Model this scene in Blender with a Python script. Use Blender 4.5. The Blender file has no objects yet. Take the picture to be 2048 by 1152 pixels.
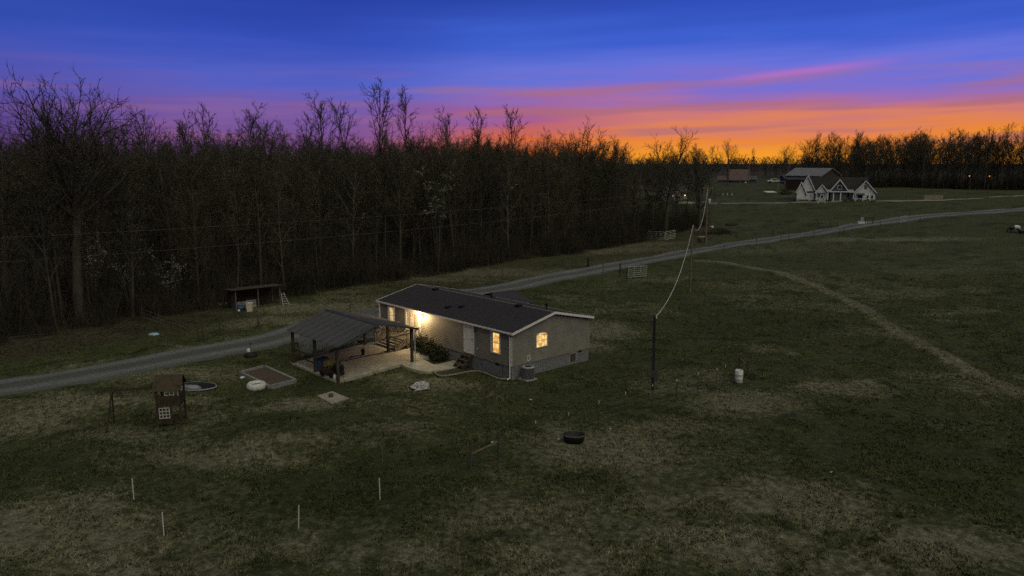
import bpy, math, random
import numpy as np
from mathutils import Vector, Matrix
R = math.radians
scene = bpy.context.scene
COL = scene.collection
random.seed(7)

# ------------------------------------------------------------------ camera
F, PP, CH = 1500.0, 251.0, 15.04
pitch = math.atan(PP / F)
cam_d = bpy.data.cameras.new('camera')
cam = bpy.data.objects.new('camera', cam_d); COL.objects.link(cam)
cam.location = (0, 0, CH)
cam.rotation_euler = (R(90) - pitch, 0, 0)
cam_d.sensor_width = 36; cam_d.lens = 36 * F / 2048
cam_d.clip_start = .2; cam_d.clip_end = 9000
scene.camera = cam

# ------------------------------------------------------------------ view
vs = scene.view_settings
vs.view_transform = 'Standard'; vs.look = 'None'; vs.exposure = 0; vs.gamma = 1
try: vs.use_curve_mapping = False
except Exception: pass

def s2l(c):
    return tuple((x / 255 / 12.92) if x / 255 <= .04045 else ((x / 255 + .055) / 1.055) ** 2.4 for x in c)

# ------------------------------------------------------------------ dusk sky
class NT:
    def __init__(s, tree): s.t = tree; s.n = tree.nodes; s.l = tree.links
    def set(s, sock, v):
        if v is None: return
        if isinstance(v, bpy.types.NodeSocket): s.l.new(v, sock)
        else: sock.default_value = v
    def math(s, op, a, b=None, c=None, clamp=False):
        n = s.n.new('ShaderNodeMath'); n.operation = op; n.use_clamp = clamp
        for i, v in enumerate((a, b, c)): s.set(n.inputs[i], v)
        return n.outputs[0]
    def ramp(s, fac, stops, interp='LINEAR'):
        n = s.n.new('ShaderNodeValToRGB'); cr = n.color_ramp; cr.interpolation = interp
        while len(cr.elements) < len(stops): cr.elements.new(1)
        for e, (p, c) in zip(cr.elements, stops):
            e.position = p; e.color = (*c, 1) if len(c) == 3 else c
        s.set(n.inputs[0], fac); return n.outputs[0]
    def mix(s, fac, a, b, mode='MIX'):
        n = s.n.new('ShaderNodeMix'); n.data_type = 'RGBA'; n.blend_type = mode
        s.set(n.inputs[0], fac)
        for i, v in ((6, a), (7, b)):
            if isinstance(v, tuple) and len(v) == 3: v = (*v, 1)
            s.set(n.inputs[i], v)
        return n.outputs[2]
    def noise(s, vec, scale, detail=3, rough=.5, out=0, dist=0):
        n = s.n.new('ShaderNodeTexNoise'); n.inputs['Scale'].default_value = scale
        n.inputs['Detail'].default_value = detail; n.inputs['Roughness'].default_value = rough
        n.inputs['Distortion'].default_value = dist
        if vec is not None: s.l.new(vec, n.inputs['Vector'])
        return n.outputs[out]
    def comb(s, x, y, z=0.0):
        n = s.n.new('ShaderNodeCombineXYZ'); s.set(n.inputs[0], x); s.set(n.inputs[1], y); s.set(n.inputs[2], z)
        return n.outputs[0]
    def mrange(s, v, a, b, c=0.0, d=1.0, smooth=False):
        n = s.n.new('ShaderNodeMapRange'); n.clamp = True
        if smooth: n.interpolation_type = 'SMOOTHSTEP'
        for i, q in enumerate((v, a, b, c, d)): s.set(n.inputs[i], q)
        return n.outputs[0]

world = bpy.data.worlds.new('World'); scene.world = world; world.use_nodes = True
wt = NT(world.node_tree)
for n in list(wt.n): wt.n.remove(n)
tc = wt.n.new('ShaderNodeTexCoord')
nv = wt.n.new('ShaderNodeVectorMath'); nv.operation = 'NORMALIZE'; wt.l.new(tc.outputs['Generated'], nv.inputs[0])
sp = wt.n.new('ShaderNodeSeparateXYZ'); wt.l.new(nv.outputs[0], sp.inputs[0])
az = wt.math('MULTIPLY', wt.math('ARCTAN2', sp.outputs[0], sp.outputs[1]), 180 / math.pi)
el = wt.math('MULTIPLY', wt.math('ARCSINE', sp.outputs[2]), 180 / math.pi)
# streaky thin cloud: long along the azimuth, thin in height, climbing a little to the right
elt = wt.math('SUBTRACT', el, wt.math('MULTIPLY', az, .02))
n1 = wt.noise(wt.comb(wt.math('MULTIPLY', az, .045), wt.math('MULTIPLY', elt, .55), 3.1), 1.0, 2.2, .42)
n2 = wt.noise(wt.comb(wt.math('MULTIPLY', az, .11), wt.math('MULTIPLY', elt, 1.3), 9.0), 1.0, 3, .45)
stk = wt.math('ADD', wt.math('MULTIPLY', wt.math('SUBTRACT', n1, .5), 1.0), wt.math('MULTIPLY', wt.math('SUBTRACT', n2, .5), .55))
amp = wt.math('MULTIPLY', wt.mrange(el, 0, 3.0, .35, 1, True), wt.mrange(el, 7, 12, 1, .35, True))
e2 = wt.math('ADD', el, wt.math('MULTIPLY', wt.math('MULTIPLY', stk, amp), 3.6))
t = wt.math('POWER', wt.math('DIVIDE', wt.math('MAXIMUM', e2, 0.0), 90.0), .5)
def q(e): return (max(e, 0) / 90) ** .5
def stops(lst): return [(q(e), s2l(c)) for e, c in lst]
HIGH = [(17, (36, 58, 140)), (24, (34, 50, 108)), (40, (34, 44, 78)), (90, (34, 40, 62))]
rLL = wt.ramp(t, stops([(0, (90, 58, 98)), (1.5, (94, 64, 122)), (3.3, (92, 74, 148)), (4.8, (84, 82, 168)), (6.4, (70, 84, 180)), (8.8, (54, 80, 178)), (12.3, (38, 66, 158))] + HIGH))
rL = wt.ramp(t, stops([(0, (116, 66, 106)), (1.5, (122, 78, 136)), (3.0, (120, 88, 160)), (4.4, (104, 94, 180)), (6.0, (82, 96, 194)), (8.6, (54, 80, 184)), (12.3, (36, 60, 156))] + HIGH))
rB = wt.ramp(t, stops([(0, (84, 74, 90)), (4, (84, 78, 102)), (12, (64, 68, 100)), (24, (46, 54, 84)), (40, (36, 44, 70)), (90, (34, 40, 62))]))
rM = wt.ramp(t, stops([(0, (220, 100, 36)), (1.6, (220, 108, 52)), (2.5, (196, 98, 96)), (3.3, (166, 92, 140)), (4.6, (138, 110, 190)), (6.2, (100, 114, 214)), (9.0, (62, 96, 204)), (12.3, (37, 64, 162))] + HIGH))
rR = wt.ramp(t, stops([(0, (248, 168, 46)), (.9, (242, 150, 46)), (1.7, (232, 134, 62)), (2.5, (222, 130, 92)), (3.3, (200, 118, 124)), (4.2, (170, 110, 164)), (5.2, (132, 110, 200)), (6.6, (100, 114, 218)), (9.0, (62, 95, 206)), (12.3, (39, 68, 170))] + HIGH))
c0 = wt.mix(wt.mrange(az, -36, -20, 0, 1, True), rLL, rL)
c1 = wt.mix(wt.mrange(az, -14, 2, 0, 1, True), c0, rM)
c2 = wt.mix(wt.mrange(az, -1, 12, 0, 1, True), c1, rR)
c3 = wt.mix(wt.mrange(wt.math('ABSOLUTE', az), 40, 75, 0, 1, True), c2, rB)
# dusky pink grey cloud bars inside the glow
n3 = wt.noise(wt.comb(wt.math('MULTIPLY', az, .07), wt.math('MULTIPLY', wt.math('SUBTRACT', el, wt.math('MULTIPLY', az, .03)), 1.25), 21.0), 1.0, 2.5, .45)
bar = wt.math('MULTIPLY', wt.mrange(n3, .47, .66, 0, .62, True), wt.math('MULTIPLY', wt.mrange(el, .7, 1.8, 0, 1, True), wt.mrange(el, 4.5, 7.5, 1, 0, True)))
c3 = wt.mix(wt.math('MULTIPLY', bar, wt.mrange(az, -14, 0, .35, 1, True)), c3, s2l((172, 108, 122)))
# one brighter pink wisp
w_e = wt.math('SUBTRACT', el, wt.math('ADD', 4.6, wt.math('MULTIPLY', az, .078)))
gs = wt.math('EXPONENT', wt.math('MULTIPLY', wt.math('POWER', wt.math('DIVIDE', w_e, .24), 2.0), -1.0))
win = wt.math('MULTIPLY', wt.mrange(az, 13, 19, 0, 1, True), wt.mrange(az, 21, 28, 1, 0, True))
c4 = wt.mix(wt.math('MULTIPLY', wt.math('MULTIPLY', gs, win), .5), c3, s2l((206, 112, 186)))
gnd = wt.mix(wt.mrange(el, -1.5, -.2, 0, 1, True), s2l((14, 14, 14)), c4)
bg = wt.n.new('ShaderNodeBackground'); bg.inputs['Strength'].default_value = 1.0
wt.l.new(gnd, bg.inputs['Color'])
wo = wt.n.new('ShaderNodeOutputWorld'); wt.l.new(bg.outputs[0], wo.inputs[0])

# last daylight: very soft, from high up (the sun itself is down behind the trees)
sun_d = bpy.data.lights.new('sun', 'SUN'); sun_d.energy = 1.5; sun_d.angle = R(75); sun_d.color = (1.0, .97, .70)
sun = bpy.data.objects.new('sun', sun_d); COL.objects.link(sun)
sun.rotation_euler = (R(30), R(18), 0)

scene.cycles.max_bounces = 5; scene.cycles.diffuse_bounces = 3; scene.cycles.glossy_bounces = 2
scene.cycles.transparent_max_bounces = 4
scene.cycles.sample_clamp_indirect = 1.0
scene.cycles.use_denoising = False
scene.cycles.use_light_tree = False

# ------------------------------------------------------------------ helpers
def tag(o, label=None, cat=None, group=None, kind=None):
    if label: o['label'] = label
    if cat: o['category'] = cat
    if group: o['group'] = group
    if kind: o['kind'] = kind
    return o
def thing(name, label, cat, loc=(0, 0, 0), rz=0, group=None, scale=None):
    o = bpy.data.objects.new(name, None); COL.objects.link(o)
    o.location = loc; o.rotation_euler = (0, 0, rz); o.empty_display_size = .3
    if scale: o.scale = (scale,) * 3
    return tag(o, label, cat, group)

class MB:
    def __init__(s): s.v = []; s.f = []
    def add(s, vs_, fs):
        b = len(s.v); s.v += [tuple(p) for p in vs_]; s.f += [tuple(b + i for i in f) for f in fs]; return s
    def box(s, x0, x1, y0, y1, z0, z1):
        return s.add([(x0, y0, z0), (x1, y0, z0), (x1, y1, z0), (x0, y1, z0), (x0, y0, z1), (x1, y0, z1), (x1, y1, z1), (x0, y1, z1)],
                     [(0, 3, 2, 1), (4, 5, 6, 7), (0, 1, 5, 4), (1, 2, 6, 5), (2, 3, 7, 6), (3, 0, 4, 7)])
    def beam(s, a, b, w, h=None, up=(0, 0, 1)):
        h = h or w; a = Vector(a); b = Vector(b); d = (b - a).normalized(); u = Vector(up)
        if abs(d.dot(u)) > .98: u = Vector((1, 0, 0))
        r = d.cross(u).normalized(); u = r.cross(d).normalized()
        vs_ = []
        for p in (a, b):
            for i, j in ((-1, -1), (1, -1), (1, 1), (-1, 1)): vs_.append(p + r * (w / 2 * i) + u * (h / 2 * j))
        return s.add(vs_, [(3, 2, 1, 0), (4, 5, 6, 7), (0, 1, 5, 4), (1, 2, 6, 5), (2, 3, 7, 6), (3, 0, 4, 7)])
    def tube(s, pts, rad, n=8, cap=True):
        pts = [Vector(p) for p in pts]
        if not hasattr(rad, '__len__'): rad = [rad] * len(pts)
        b = len(s.v); ref = None
        for i, p in enumerate(pts):
            d = (pts[min(i + 1, len(pts) - 1)] - pts[max(i - 1, 0)]).normalized()
            if ref is None or abs(d.dot(ref)) > .95:
                ref = Vector((0, 0, 1)) if abs(d.z) < .9 else Vector((1, 0, 0))
            x = d.cross(ref).normalized(); y = x.cross(d).normalized()
            for k in range(n):
                a = 2 * math.pi * k / n
                s.v.append(tuple(p + (x * math.cos(a) + y * math.sin(a)) * rad[i]))
        for i in range(len(pts) - 1):
            for k in range(n):
                s.f.append((b + i * n + k, b + i * n + (k + 1) % n, b + (i + 1) * n + (k + 1) % n, b + (i + 1) * n + k))
        if cap:
            s.f.append(tuple(b + k for k in reversed(range(n))))
            e = b + (len(pts) - 1) * n; s.f.append(tuple(e + k for k in range(n)))
        return s
    def lathe(s, prof, n=16, cx=0, cy=0, sx=1, sy=1):
        b = len(s.v)
        for r, z in prof:
            for k in range(n):
                a = 2 * math.pi * k / n; s.v.append((cx + r * sx * math.cos(a), cy + r * sy * math.sin(a), z))
        for i in range(len(prof) - 1):
            for k in range(n):
                s.f.append((b + i * n + k, b + i * n + (k + 1) % n, b + (i + 1) * n + (k + 1) % n, b + (i + 1) * n + k))
        return s
    def mesh(s, name, m=None, smooth=False):
        me = bpy.data.meshes.new(name); me.from_pydata(s.v, [], s.f)
        if m: me.materials.append(m)
        if smooth: me.polygons.foreach_set('use_smooth', [True] * len(me.polygons))
        me.update(); return me
    def build(s, name, m, parent=None, smooth=False, loc=None, rz=None):
        o = bpy.data.objects.new(name, s.mesh(name, m, smooth)); COL.objects.link(o)
        if parent: o.parent = parent
        if loc is not None: o.location = loc
        if rz is not None: o.rotation_euler = (0, 0, rz)
        return o
def place(name, me, parent=None, loc=None, rot=None, scale=None):
    o = bpy.data.objects.new(name, me); COL.objects.link(o)
    if parent: o.parent = parent
    if loc is not None: o.location = loc
    if rot is not None: o.rotation_euler = rot
    if scale is not None: o.scale = scale if hasattr(scale, '__len__') else (scale,) * 3
    return o
def copy_tree(o, parent=None):
    c = o.copy(); COL.objects.link(c)
    if parent: c.parent = parent
    for ch in list(o.children): copy_tree(ch, c)
    return c

def mat(name, col, rough=.8, var=.25, scale=4, bump=0, bscale=20, metal=0, emis=None, estr=0, detail=4, stretch=None):
    m = bpy.data.materials.new(name); m.use_nodes = True; nt = NT(m.node_tree)
    p = m.node_tree.nodes['Principled BSDF']
    p.inputs['Roughness'].default_value = rough; p.inputs['Metallic'].default_value = metal
    try: p.inputs['Specular IOR Level'].default_value = .3
    except Exception: pass
    t_ = nt.n.new('ShaderNodeTexCoord'); vec = t_.outputs['Object']
    if stretch:
        mp = nt.n.new('ShaderNodeMapping'); mp.inputs['Scale'].default_value = stretch; nt.l.new(vec, mp.inputs[0]); vec = mp.outputs[0]
    nz = nt.noise(vec, scale, detail, .6)
    lo = tuple(max(0, x * (1 - var)) for x in col); hi = tuple(min(1, x * (1 + var)) for x in col)
    nt.l.new(nt.ramp(nz, [(.3, lo), (.7, hi)]), p.inputs['Base Color'])
    if bump:
        b = nt.n.new('ShaderNodeBump'); b.inputs['Strength'].default_value = bump; b.inputs['Distance'].default_value = .05
        nt.l.new(nt.noise(vec, bscale, 4, .6), b.inputs['Height']); nt.l.new(b.outputs[0], p.inputs['Normal'])
    if emis:
        p.inputs['Emission Color'].default_value = (*emis, 1); p.inputs['Emission Strength'].default_value = estr
    return m

# ------------------------------------------------------------------ numeric noise and terrain
_rng = np.random.RandomState(11); _tab = _rng.rand(256, 256)
def vnoise(x, y):
    x = np.asarray(x, float); y = np.asarray(y, float)
    xi = np.floor(x).astype(int); yi = np.floor(y).astype(int); fx = x - xi; fy = y - yi
    fx = fx * fx * (3 - 2 * fx); fy = fy * fy * (3 - 2 * fy)
    g = lambda i, j: _tab[i & 255, j & 255]
    return (g(xi, yi) * (1 - fx) + g(xi + 1, yi) * fx) * (1 - fy) + (g(xi, yi + 1) * (1 - fx) + g(xi + 1, yi + 1) * fx) * fy
def fbm(x, y, o=4):
    r = 0; a = .5; 
    for i in range(o): r = r + a * vnoise(x * 2 ** i + 17.3 * i, y * 2 ** i + 5.1 * i); a *= .5
    return r
def sst(v): v = np.clip(v, 0, 1); return v * v * (3 - 2 * v)

YAW = .827
NC = np.array([-.041, 50.77])                       # near corner of the home
AX = np.array([math.cos(YAW), -math.sin(YAW)]); AY = np.array([math.sin(YAW), math.cos(YAW)])
def w2l(x, y): dx = x - NC[0]; dy = y - NC[1]; return dx * AX[0] + dy * AX[1], dx * AY[0] + dy * AY[1]
def l2w(a, b): p = NC + AX * a + AY * b; return float(p[0]), float(p[1])

def pxflat(px, py, z=0.0):
    """ground point behind a picture point, for a level at height z"""
    cp, sp_ = math.cos(pitch), math.sin(pitch)
    u = (px - 1024) / F; v = (576 - py) / F
    d = np.array([u, cp + v * sp_, -sp_ + v * cp])
    k = (z - CH) / d[2]; return d[0] * k, d[1] * k

def seg_dist(x, y, pts):
    """distance to a polyline and position along it"""
    x = np.asarray(x, float); y = np.asarray(y, float)
    best = np.full(np.broadcast(x, y).shape, 1e9)
    for (x0, y0), (x1, y1) in zip(pts[:-1], pts[1:]):
        dx, dy = x1 - x0, y1 - y0; tt = np.clip(((x - x0) * dx + (y - y0) * dy) / max(dx * dx + dy * dy, 1e-9), 0, 1)
        best = np.minimum(best, np.hypot(x - x0 - tt * dx, y - y0 - tt * dy))
    return best

def h0(x, y):
    x = np.asarray(x, float); y = np.asarray(y, float)
    a, b = w2l(x, y)
    yard = .42 * sst((-a - 4.0) / 6.5) * sst((b + 9) / 7) * sst((30 - b) / 14) * sst((a + 40) / 14)
    far = 4.6 * sst((y - 95) / 125) * sst((x - 12 - (y - 95) * .05) / 75)
    far = far + .9 * sst((y - 55) / 60) * sst((x - 15) / 45)
    dh = np.hypot((x + 6) / 17, (y - 55) / 12)
    calm = sst((dh - .9) / .8)
    lump = (fbm(x / 14, y / 14, 3) - .44) * .9 + (fbm(x / 3.1 + 40, y / 3.1, 3) - .44) * .30
    mound = .55 * np.exp(-((x + 12.5) / 4.2) ** 2 - ((y - 41.5) / 2.6) ** 2) - .3 * np.exp(-((x + 8) / 4) ** 2 - ((y - 37) / 2.2) ** 2) + .35 * np.exp(-((x + 24) / 5) ** 2 - ((y - 45.5) / 2.0) ** 2)
    return yard + far + lump * calm + mound

# driveway centre line (picture points, level ground first guess)
def wpts(lst, z=0): return [pxflat(px, py, z) for px, py in lst]
def solve(px, py):
    cp, sp_ = math.cos(pitch), math.sin(pitch)
    u = (px - 1024) / F; v = (576 - py) / F
    d = (u, cp + v * sp_, -sp_ + v * cp)
    tt = 12.0; step = .5; prev = tt
    while tt < 4000:
        z = CH + d[2] * tt
        if z < float(h0(d[0] * tt, d[1] * tt)): break
        prev = tt; step = max(.4, tt * .01); tt += step
    lo, hi = prev, tt
    for _ in range(18):
        m_ = (lo + hi) / 2
        if CH + d[2] * m_ < float(h0(d[0] * m_, d[1] * m_)): hi = m_
        else: lo = m_
    return d[0] * hi, d[1] * hi

def smooth_path(pts, n=14):
    out = []
    for i in range(len(pts) - 1):
        p0 = pts[max(i - 1, 0)]; p1 = pts[i]; p2 = pts[i + 1]; p3 = pts[min(i + 2, len(pts) - 1)]
        for k in range(n):
            t_ = k / n
            out.append(tuple(.5 * ((2 * p1[j]) + (-p0[j] + p2[j]) * t_ + (2 * p0[j] - 5 * p1[j] + 4 * p2[j] - p3[j]) * t_ ** 2 + (-p0[j] + 3 * p1[j] - 3 * p2[j] + p3[j]) * t_ ** 3) for j in (0, 1)))
    out.append(tuple(pts[-1])); return out
drive_c = [solve(*p) for p in [(-260, 815), (-60, 782), (120, 754), (290, 725), (430, 698), (560, 672)]]
p_mid = solve(700, 634); p_b = solve(985, 579)
drive_c += [p_mid, solve(850, 606), p_b, solve(1110, 553), solve(1230, 531), solve(1340, 511), solve(1440, 494), solve(1560, 475), solve(1660, 459), solve(1760, 444), solve(1860, 431), solve(1960, 424), solve(2048, 418), solve(2200, 408), solve(2500, 397)]
drive_c = smooth_path(drive_c, 12)
crest1 = smooth_path([solve(*p) for p in [(1395, 523), (1450, 527), (1520, 540), (1610, 566), (1700, 606), (1790, 664), (1880, 712), (1960, 758), (2060, 800), (2250, 880)]], 6)
crest2 = smooth_path([solve(*p) for p in [(1640, 474), (1740, 484), (1830, 496), (1930, 510), (2060, 532)]], 6)
farlane = smooth_path([solve(*p) for p in [(1418, 407), (1520, 406), (1600, 404), (1700, 402), (1745, 402), (1830, 401), (1900, 399), (2050, 391)]], 5)
def lane_w(x, y): return 2.35

def h1(x, y):
    z = h0(x, y)
    d = seg_dist(x, y, crest1[::3] + [crest1[-1]]); z = z + .22 * np.exp(-(d / 1.3) ** 2)
    d = seg_dist(x, y, crest2[::3] + [crest2[-1]]); z = z + .18 * np.exp(-(d / 1.5) ** 2)
    return z
DR = drive_c[::4] + [drive_c[-1]]
def ground_cut(x, y):
    d = seg_dist(x, y, DR)
    cut = .10 * sst((3.5 - d) / .9)
    a, b = w2l(x, y)
    inside = sst((a + 15.1) / .3) * sst((-a - 7.5) / .3) * sst((b + 9.5) / .3) * sst((.3 - b) / .3)
    lowb = np.where(a < -5.9, -4.1, -4.1 + (a + 5.9) * 1.5)
    inside = np.maximum(inside, sst((a + 8.0) / .2) * sst((-4.6 - a) / .3) * sst((b - lowb + .2) / .3) * sst((.3 - b) / .3))
    return cut, inside
def hz(x, y): return float(h1(x, y))
def G(px, py):
    x, y = solve(px, py); return Vector((x, y, hz(x, y)))
def Lw(a, b, z=None):
    x, y = l2w(a, b); return Vector((x, y, hz(x, y) if z is None else z))
def Lz(a, b): x, y = l2w(a, b); return hz(x, y)

# ------------------------------------------------------------------ woods edge (world): A -> B, woods on the left of it
EA = np.array([-43., 63.]); ED = np.array([.6357, .772]); EN = np.array([-.772, .6357])
def edge_su(x, y): dx = x - EA[0]; dy = y - EA[1]; return dx * ED[0] + dy * ED[1], dx * EN[0] + dy * EN[1]

# patches: (px, py, rx metres, ry metres, strength)
straw_px = [(1210, 900, 5, 3.2, .8), (1010, 1015, 4.6, 2.2, .7), (1600, 1005, 3.4, 2.6, 1), (1440, 1085, 3.6, 1.8, .8), (1900, 1090, 2.6, 1.7, .9),
            (1500, 800, 3.6, 1.8, .9), (1690, 775, 3.4, 1.8, .8), (120, 1060, 4.2, 2.8, .85), (230, 1130, 3, 2, .6), (420, 915, 4.6, 1.7, .8), (560, 880, 3, 1, .7), (250, 860, 3.0, 1.6, .6), (60, 840, 4, 3, .6), (620, 1100, 2, 1, .5),
            (350, 750, 7, 2.2, .5), (170, 800, 6, 2.0, .6), (600, 810, 3, 1.6, .6), (770, 860, 3, 1.1, .5), (850, 1110, 4, 1.5, .6), (1120, 1130, 4, 1.5, .5), (1210, 660, 3.0, 2.6, .8), (1185, 690, 1.6, 2.2, .8), (1320, 560, 6, 2, .35), (1000, 545, 11, 3, .75), (1190, 500, 16, 4.5, .75),
            (880, 560, 8, 3, .6), (640, 615, 8, 3.2, .75), (560, 640, 8, 2.5, .6), (1260, 490, 12, 3, .7), (1560, 500, 14, 5, .25), (1780, 480, 16, 3, .55), (1330, 860, 4, 1.6, .5), (1350, 1010, 4, 1.5, .4), (700, 1030, 2, 1, .25)]
straw_px += [(900, 765, 3.0, 1.3, .65), (770, 760, 2.6, 1.2, .4)]
straw_w = [(*solve(a, b), c, d, e) for a, b, c, d, e in straw_px]
dark_px = [(700, 1000, 8, 3.6, .9), (520, 840, 5, 1.2, .5), (900, 920, 7, 2.4, .6), (1130, 790, 6, 3, .4), (1250, 740, 6, 5, .35), (350, 640, 10, 3, .4), (300, 850, 4, 1.2, .8), (1900, 900, 14, 8, .45), (1000, 1080, 1.4, .5, .9), (1540, 1045, 1.2, .6, .9), (640, 770, 3.5, 1.0, .9), (600, 700, 2, 1, .3), (1040, 768, 3.5, .6, .7), (640, 860, 5, 1.5, .5), (120, 930, 9, 2.5, .5), (1480, 640, 12, 10, .35)]
dark_w = [(*solve(a, b), c, d, e) for a, b, c, d, e in dark_px]
def masks(x, y):
    x = np.asarray(x, float); y = np.asarray(y, float)
    wx = x + (fbm(x / 2.3, y / 2.3, 3) - .44) * 3.2; wy = y + (fbm(x / 2.3 + 9, y / 2.3 + 31, 3) - .44) * 3.2
    st = np.zeros_like(x)
    for a, b, rx, ry, e in straw_w: st = np.maximum(st, e * np.exp(-((wx - a) / rx) ** 2 - ((wy - b) / ry) ** 2))
    st = np.maximum(st, .85 * np.exp(-(seg_dist(wx * .3 + x * .7, wy * .3 + y * .7, crest1[::3] + [crest1[-1]]) / .75) ** 2))
    st = np.maximum(st, .22 * np.exp(-(seg_dist(x, y, crest2[::3] + [crest2[-1]]) / 1.4) ** 2))
    st = np.maximum(st, (.34 - .2 * sst((y - 60) / 60)) * sst((fbm(x / 6.5 + 70, y / 5, 4) - .46) / .2))
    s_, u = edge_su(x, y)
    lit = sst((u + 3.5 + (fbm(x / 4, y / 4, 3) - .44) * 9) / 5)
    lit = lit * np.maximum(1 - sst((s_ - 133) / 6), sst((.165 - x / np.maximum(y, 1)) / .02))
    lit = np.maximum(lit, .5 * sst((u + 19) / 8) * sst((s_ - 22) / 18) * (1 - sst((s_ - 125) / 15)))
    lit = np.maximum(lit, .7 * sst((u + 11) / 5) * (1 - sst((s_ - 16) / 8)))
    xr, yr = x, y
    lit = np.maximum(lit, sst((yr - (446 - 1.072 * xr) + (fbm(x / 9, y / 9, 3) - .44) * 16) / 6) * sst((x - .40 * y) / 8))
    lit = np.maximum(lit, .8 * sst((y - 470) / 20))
    dk = np.zeros_like(x)
    for a, b, rx, ry, e in dark_w: dk = np.maximum(dk, e * np.exp(-((wx - a) / rx) ** 2 - ((wy - b) / ry) ** 2))
    st = st * 1.25
    dk = np.maximum(dk, .85 * sst((fbm(x / 1.3 + 5, y / 1.1, 3) - .55) / .06) * (1 - .7 * np.clip(st, 0, 1)))
    return np.clip(st * (1 - .7 * dk), 0, 1), np.clip(lit, 0, 1), np.clip(dk, 0, 1)

# ------------------------------------------------------------------ materials
def ground_material(name, gain=1.0, bumpy=True):
    m = bpy.data.materials.new(name); m.use_nodes = True; nt = NT(m.node_tree)
    p = m.node_tree.nodes['Principled BSDF']; p.inputs['Roughness'].default_value = .95
    try: p.inputs['Specular IOR Level'].default_value = .1
    except Exception: pass
    at = nt.n.new('ShaderNodeAttribute'); at.attribute_name = 'mask'
    ss = nt.n.new('ShaderNodeSeparateColor'); nt.l.new(at.outputs['Color'], ss.inputs[0])
    tcx = nt.n.new('ShaderNodeTexCoord'); vec = tcx.outputs['Object']
    a = nt.noise(vec, .35, 5, .62); b = nt.noise(vec, 2.6, 5, .7); c = nt.noise(vec, 9, 3, .7); d = nt.noise(vec, .9, 4, .7, dist=.6)
    g = lambda *v: tuple(x * gain for x in v)
    grass = nt.mix(nt.mrange(a, .36, .64), g(.060, .080, .031), g(.112, .114, .052))
    grass = nt.mix(nt.mrange(d, .42, .66), grass, g(.070, .098, .033))
    grass = nt.mix(nt.mrange(b, .30, .72), nt.mix(.6, grass, g(.010, .016, .008)), nt.mix(.45, grass, g(.14, .13, .065)))
    straw = nt.mix(nt.mrange(b, .34, .68), g(.085, .082, .052), g(.30, .28, .19))
    stf = nt.mrange(nt.math('ADD', ss.outputs[0], nt.math('MULTIPLY', nt.math('SUBTRACT', b, .5), 1.1)), .12, .62, 0, .92)
    base = nt.mix(stf, grass, straw)
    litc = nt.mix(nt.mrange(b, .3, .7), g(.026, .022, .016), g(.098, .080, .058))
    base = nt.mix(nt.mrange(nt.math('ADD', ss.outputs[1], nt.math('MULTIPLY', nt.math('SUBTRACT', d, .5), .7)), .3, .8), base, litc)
    dark = nt.mix(nt.mrange(b, .35, .7), g(.008, .013, .006), g(.038, .052, .019))
    base = nt.mix(nt.math('MULTIPLY', ss.outputs[2], nt.mrange(c, .3, .65, .9, .5)), base, dark)
    base = nt.mix(nt.mrange(c, .35, .75), nt.mix(.45, base, g(.006, .007, .004)), base)
    nt.l.new(base, p.inputs['Base Color'])
    if bumpy:
        bm = nt.n.new('ShaderNodeBump'); bm.inputs['Strength'].default_value = 1; bm.inputs['Distance'].default_value = .12
        hh = nt.math('ADD', nt.math('MULTIPLY', b, 1.0), nt.math('MULTIPLY', c, .6))
        nt.l.new(hh, bm.inputs['Height']); nt.l.new(bm.outputs[0], p.inputs['Normal'])
    return m
M = {}
M['ground'] = ground_material('grass_ground')
M['tuft'] = ground_material('grass_blades', 1.3, False)

def gravel_material():
    m = bpy.data.materials.new('gravel'); m.use_nodes = True; nt = NT(m.node_tree)
    p = m.node_tree.nodes['Principled BSDF']; p.inputs['Roughness'].default_value = .9
    tcx = nt.n.new('ShaderNodeTexCoord'); vec = tcx.outputs['Object']
    at = nt.n.new('ShaderNodeAttribute'); at.attribute_name = 'lane'
    ss = nt.n.new('ShaderNodeSeparateColor'); nt.l.new(at.outputs['Color'], ss.inputs[0])
    a = nt.noise(vec, .5, 4, .6); b = nt.noise(vec, 7, 5, .75); c = nt.noise(vec, 30, 2, .6)
    col = nt.mix(nt.mrange(b, .3, .7), (.075, .080, .090), (.225, .232, .25))
    col = nt.mix(nt.mrange(a, .35, .65, 0, .45), col, (.075, .08, .09))
    # wheel tracks paler, the middle and the edges darker and weedier
    tr = nt.math('ADD', ss.outputs[0], nt.math('MULTIPLY', nt.math('SUBTRACT', a, .5), .5))
    col = nt.mix(nt.mrange(tr, .35, .85, .75, 0), col, (.055, .058, .042))
    nt.l.new(col, p.inputs['Base Color'])
    bm = nt.n.new('ShaderNodeBump'); bm.inputs['Strength'].default_value = .9; bm.inputs['Distance'].default_value = .05
    nt.l.new(nt.math('ADD', b, c), bm.inputs['Height']); nt.l.new(bm.outputs[0], p.inputs['Normal'])
    return m
M['gravel'] = gravel_material()
M['concrete'] = mat('concrete', (.31, .285, .24), .9, .22, 1.6, .4, 25)
M['old_concrete'] = mat('old_concrete', (.26, .26, .27), .9, .3, 3, .5, 20)
M['siding'] = mat('tan_siding', (.195, .180, .155), .6, .16, 1.3)
M['block'] = mat('block_skirt', (.165, .165, .175), .9, .35, 7, .7, 14)
M['white'] = mat('white_paint', (.66, .63, .62), .55, .07, 3)
M['trim'] = mat('pale_trim', (.50, .46, .43), .55, .08, 3)
M['shingle'] = mat('dark_shingles', (.040, .036, .042), .85, .35, 5, .9, 16, stretch=(1, 3, 1))
M['shingle_cap'] = mat('ridge_shingles', (.10, .088, .085), .85, .3, 5, .8, 14)
M['black'] = mat('black_plastic', (.012, .012, .013), .5, .2)
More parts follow.
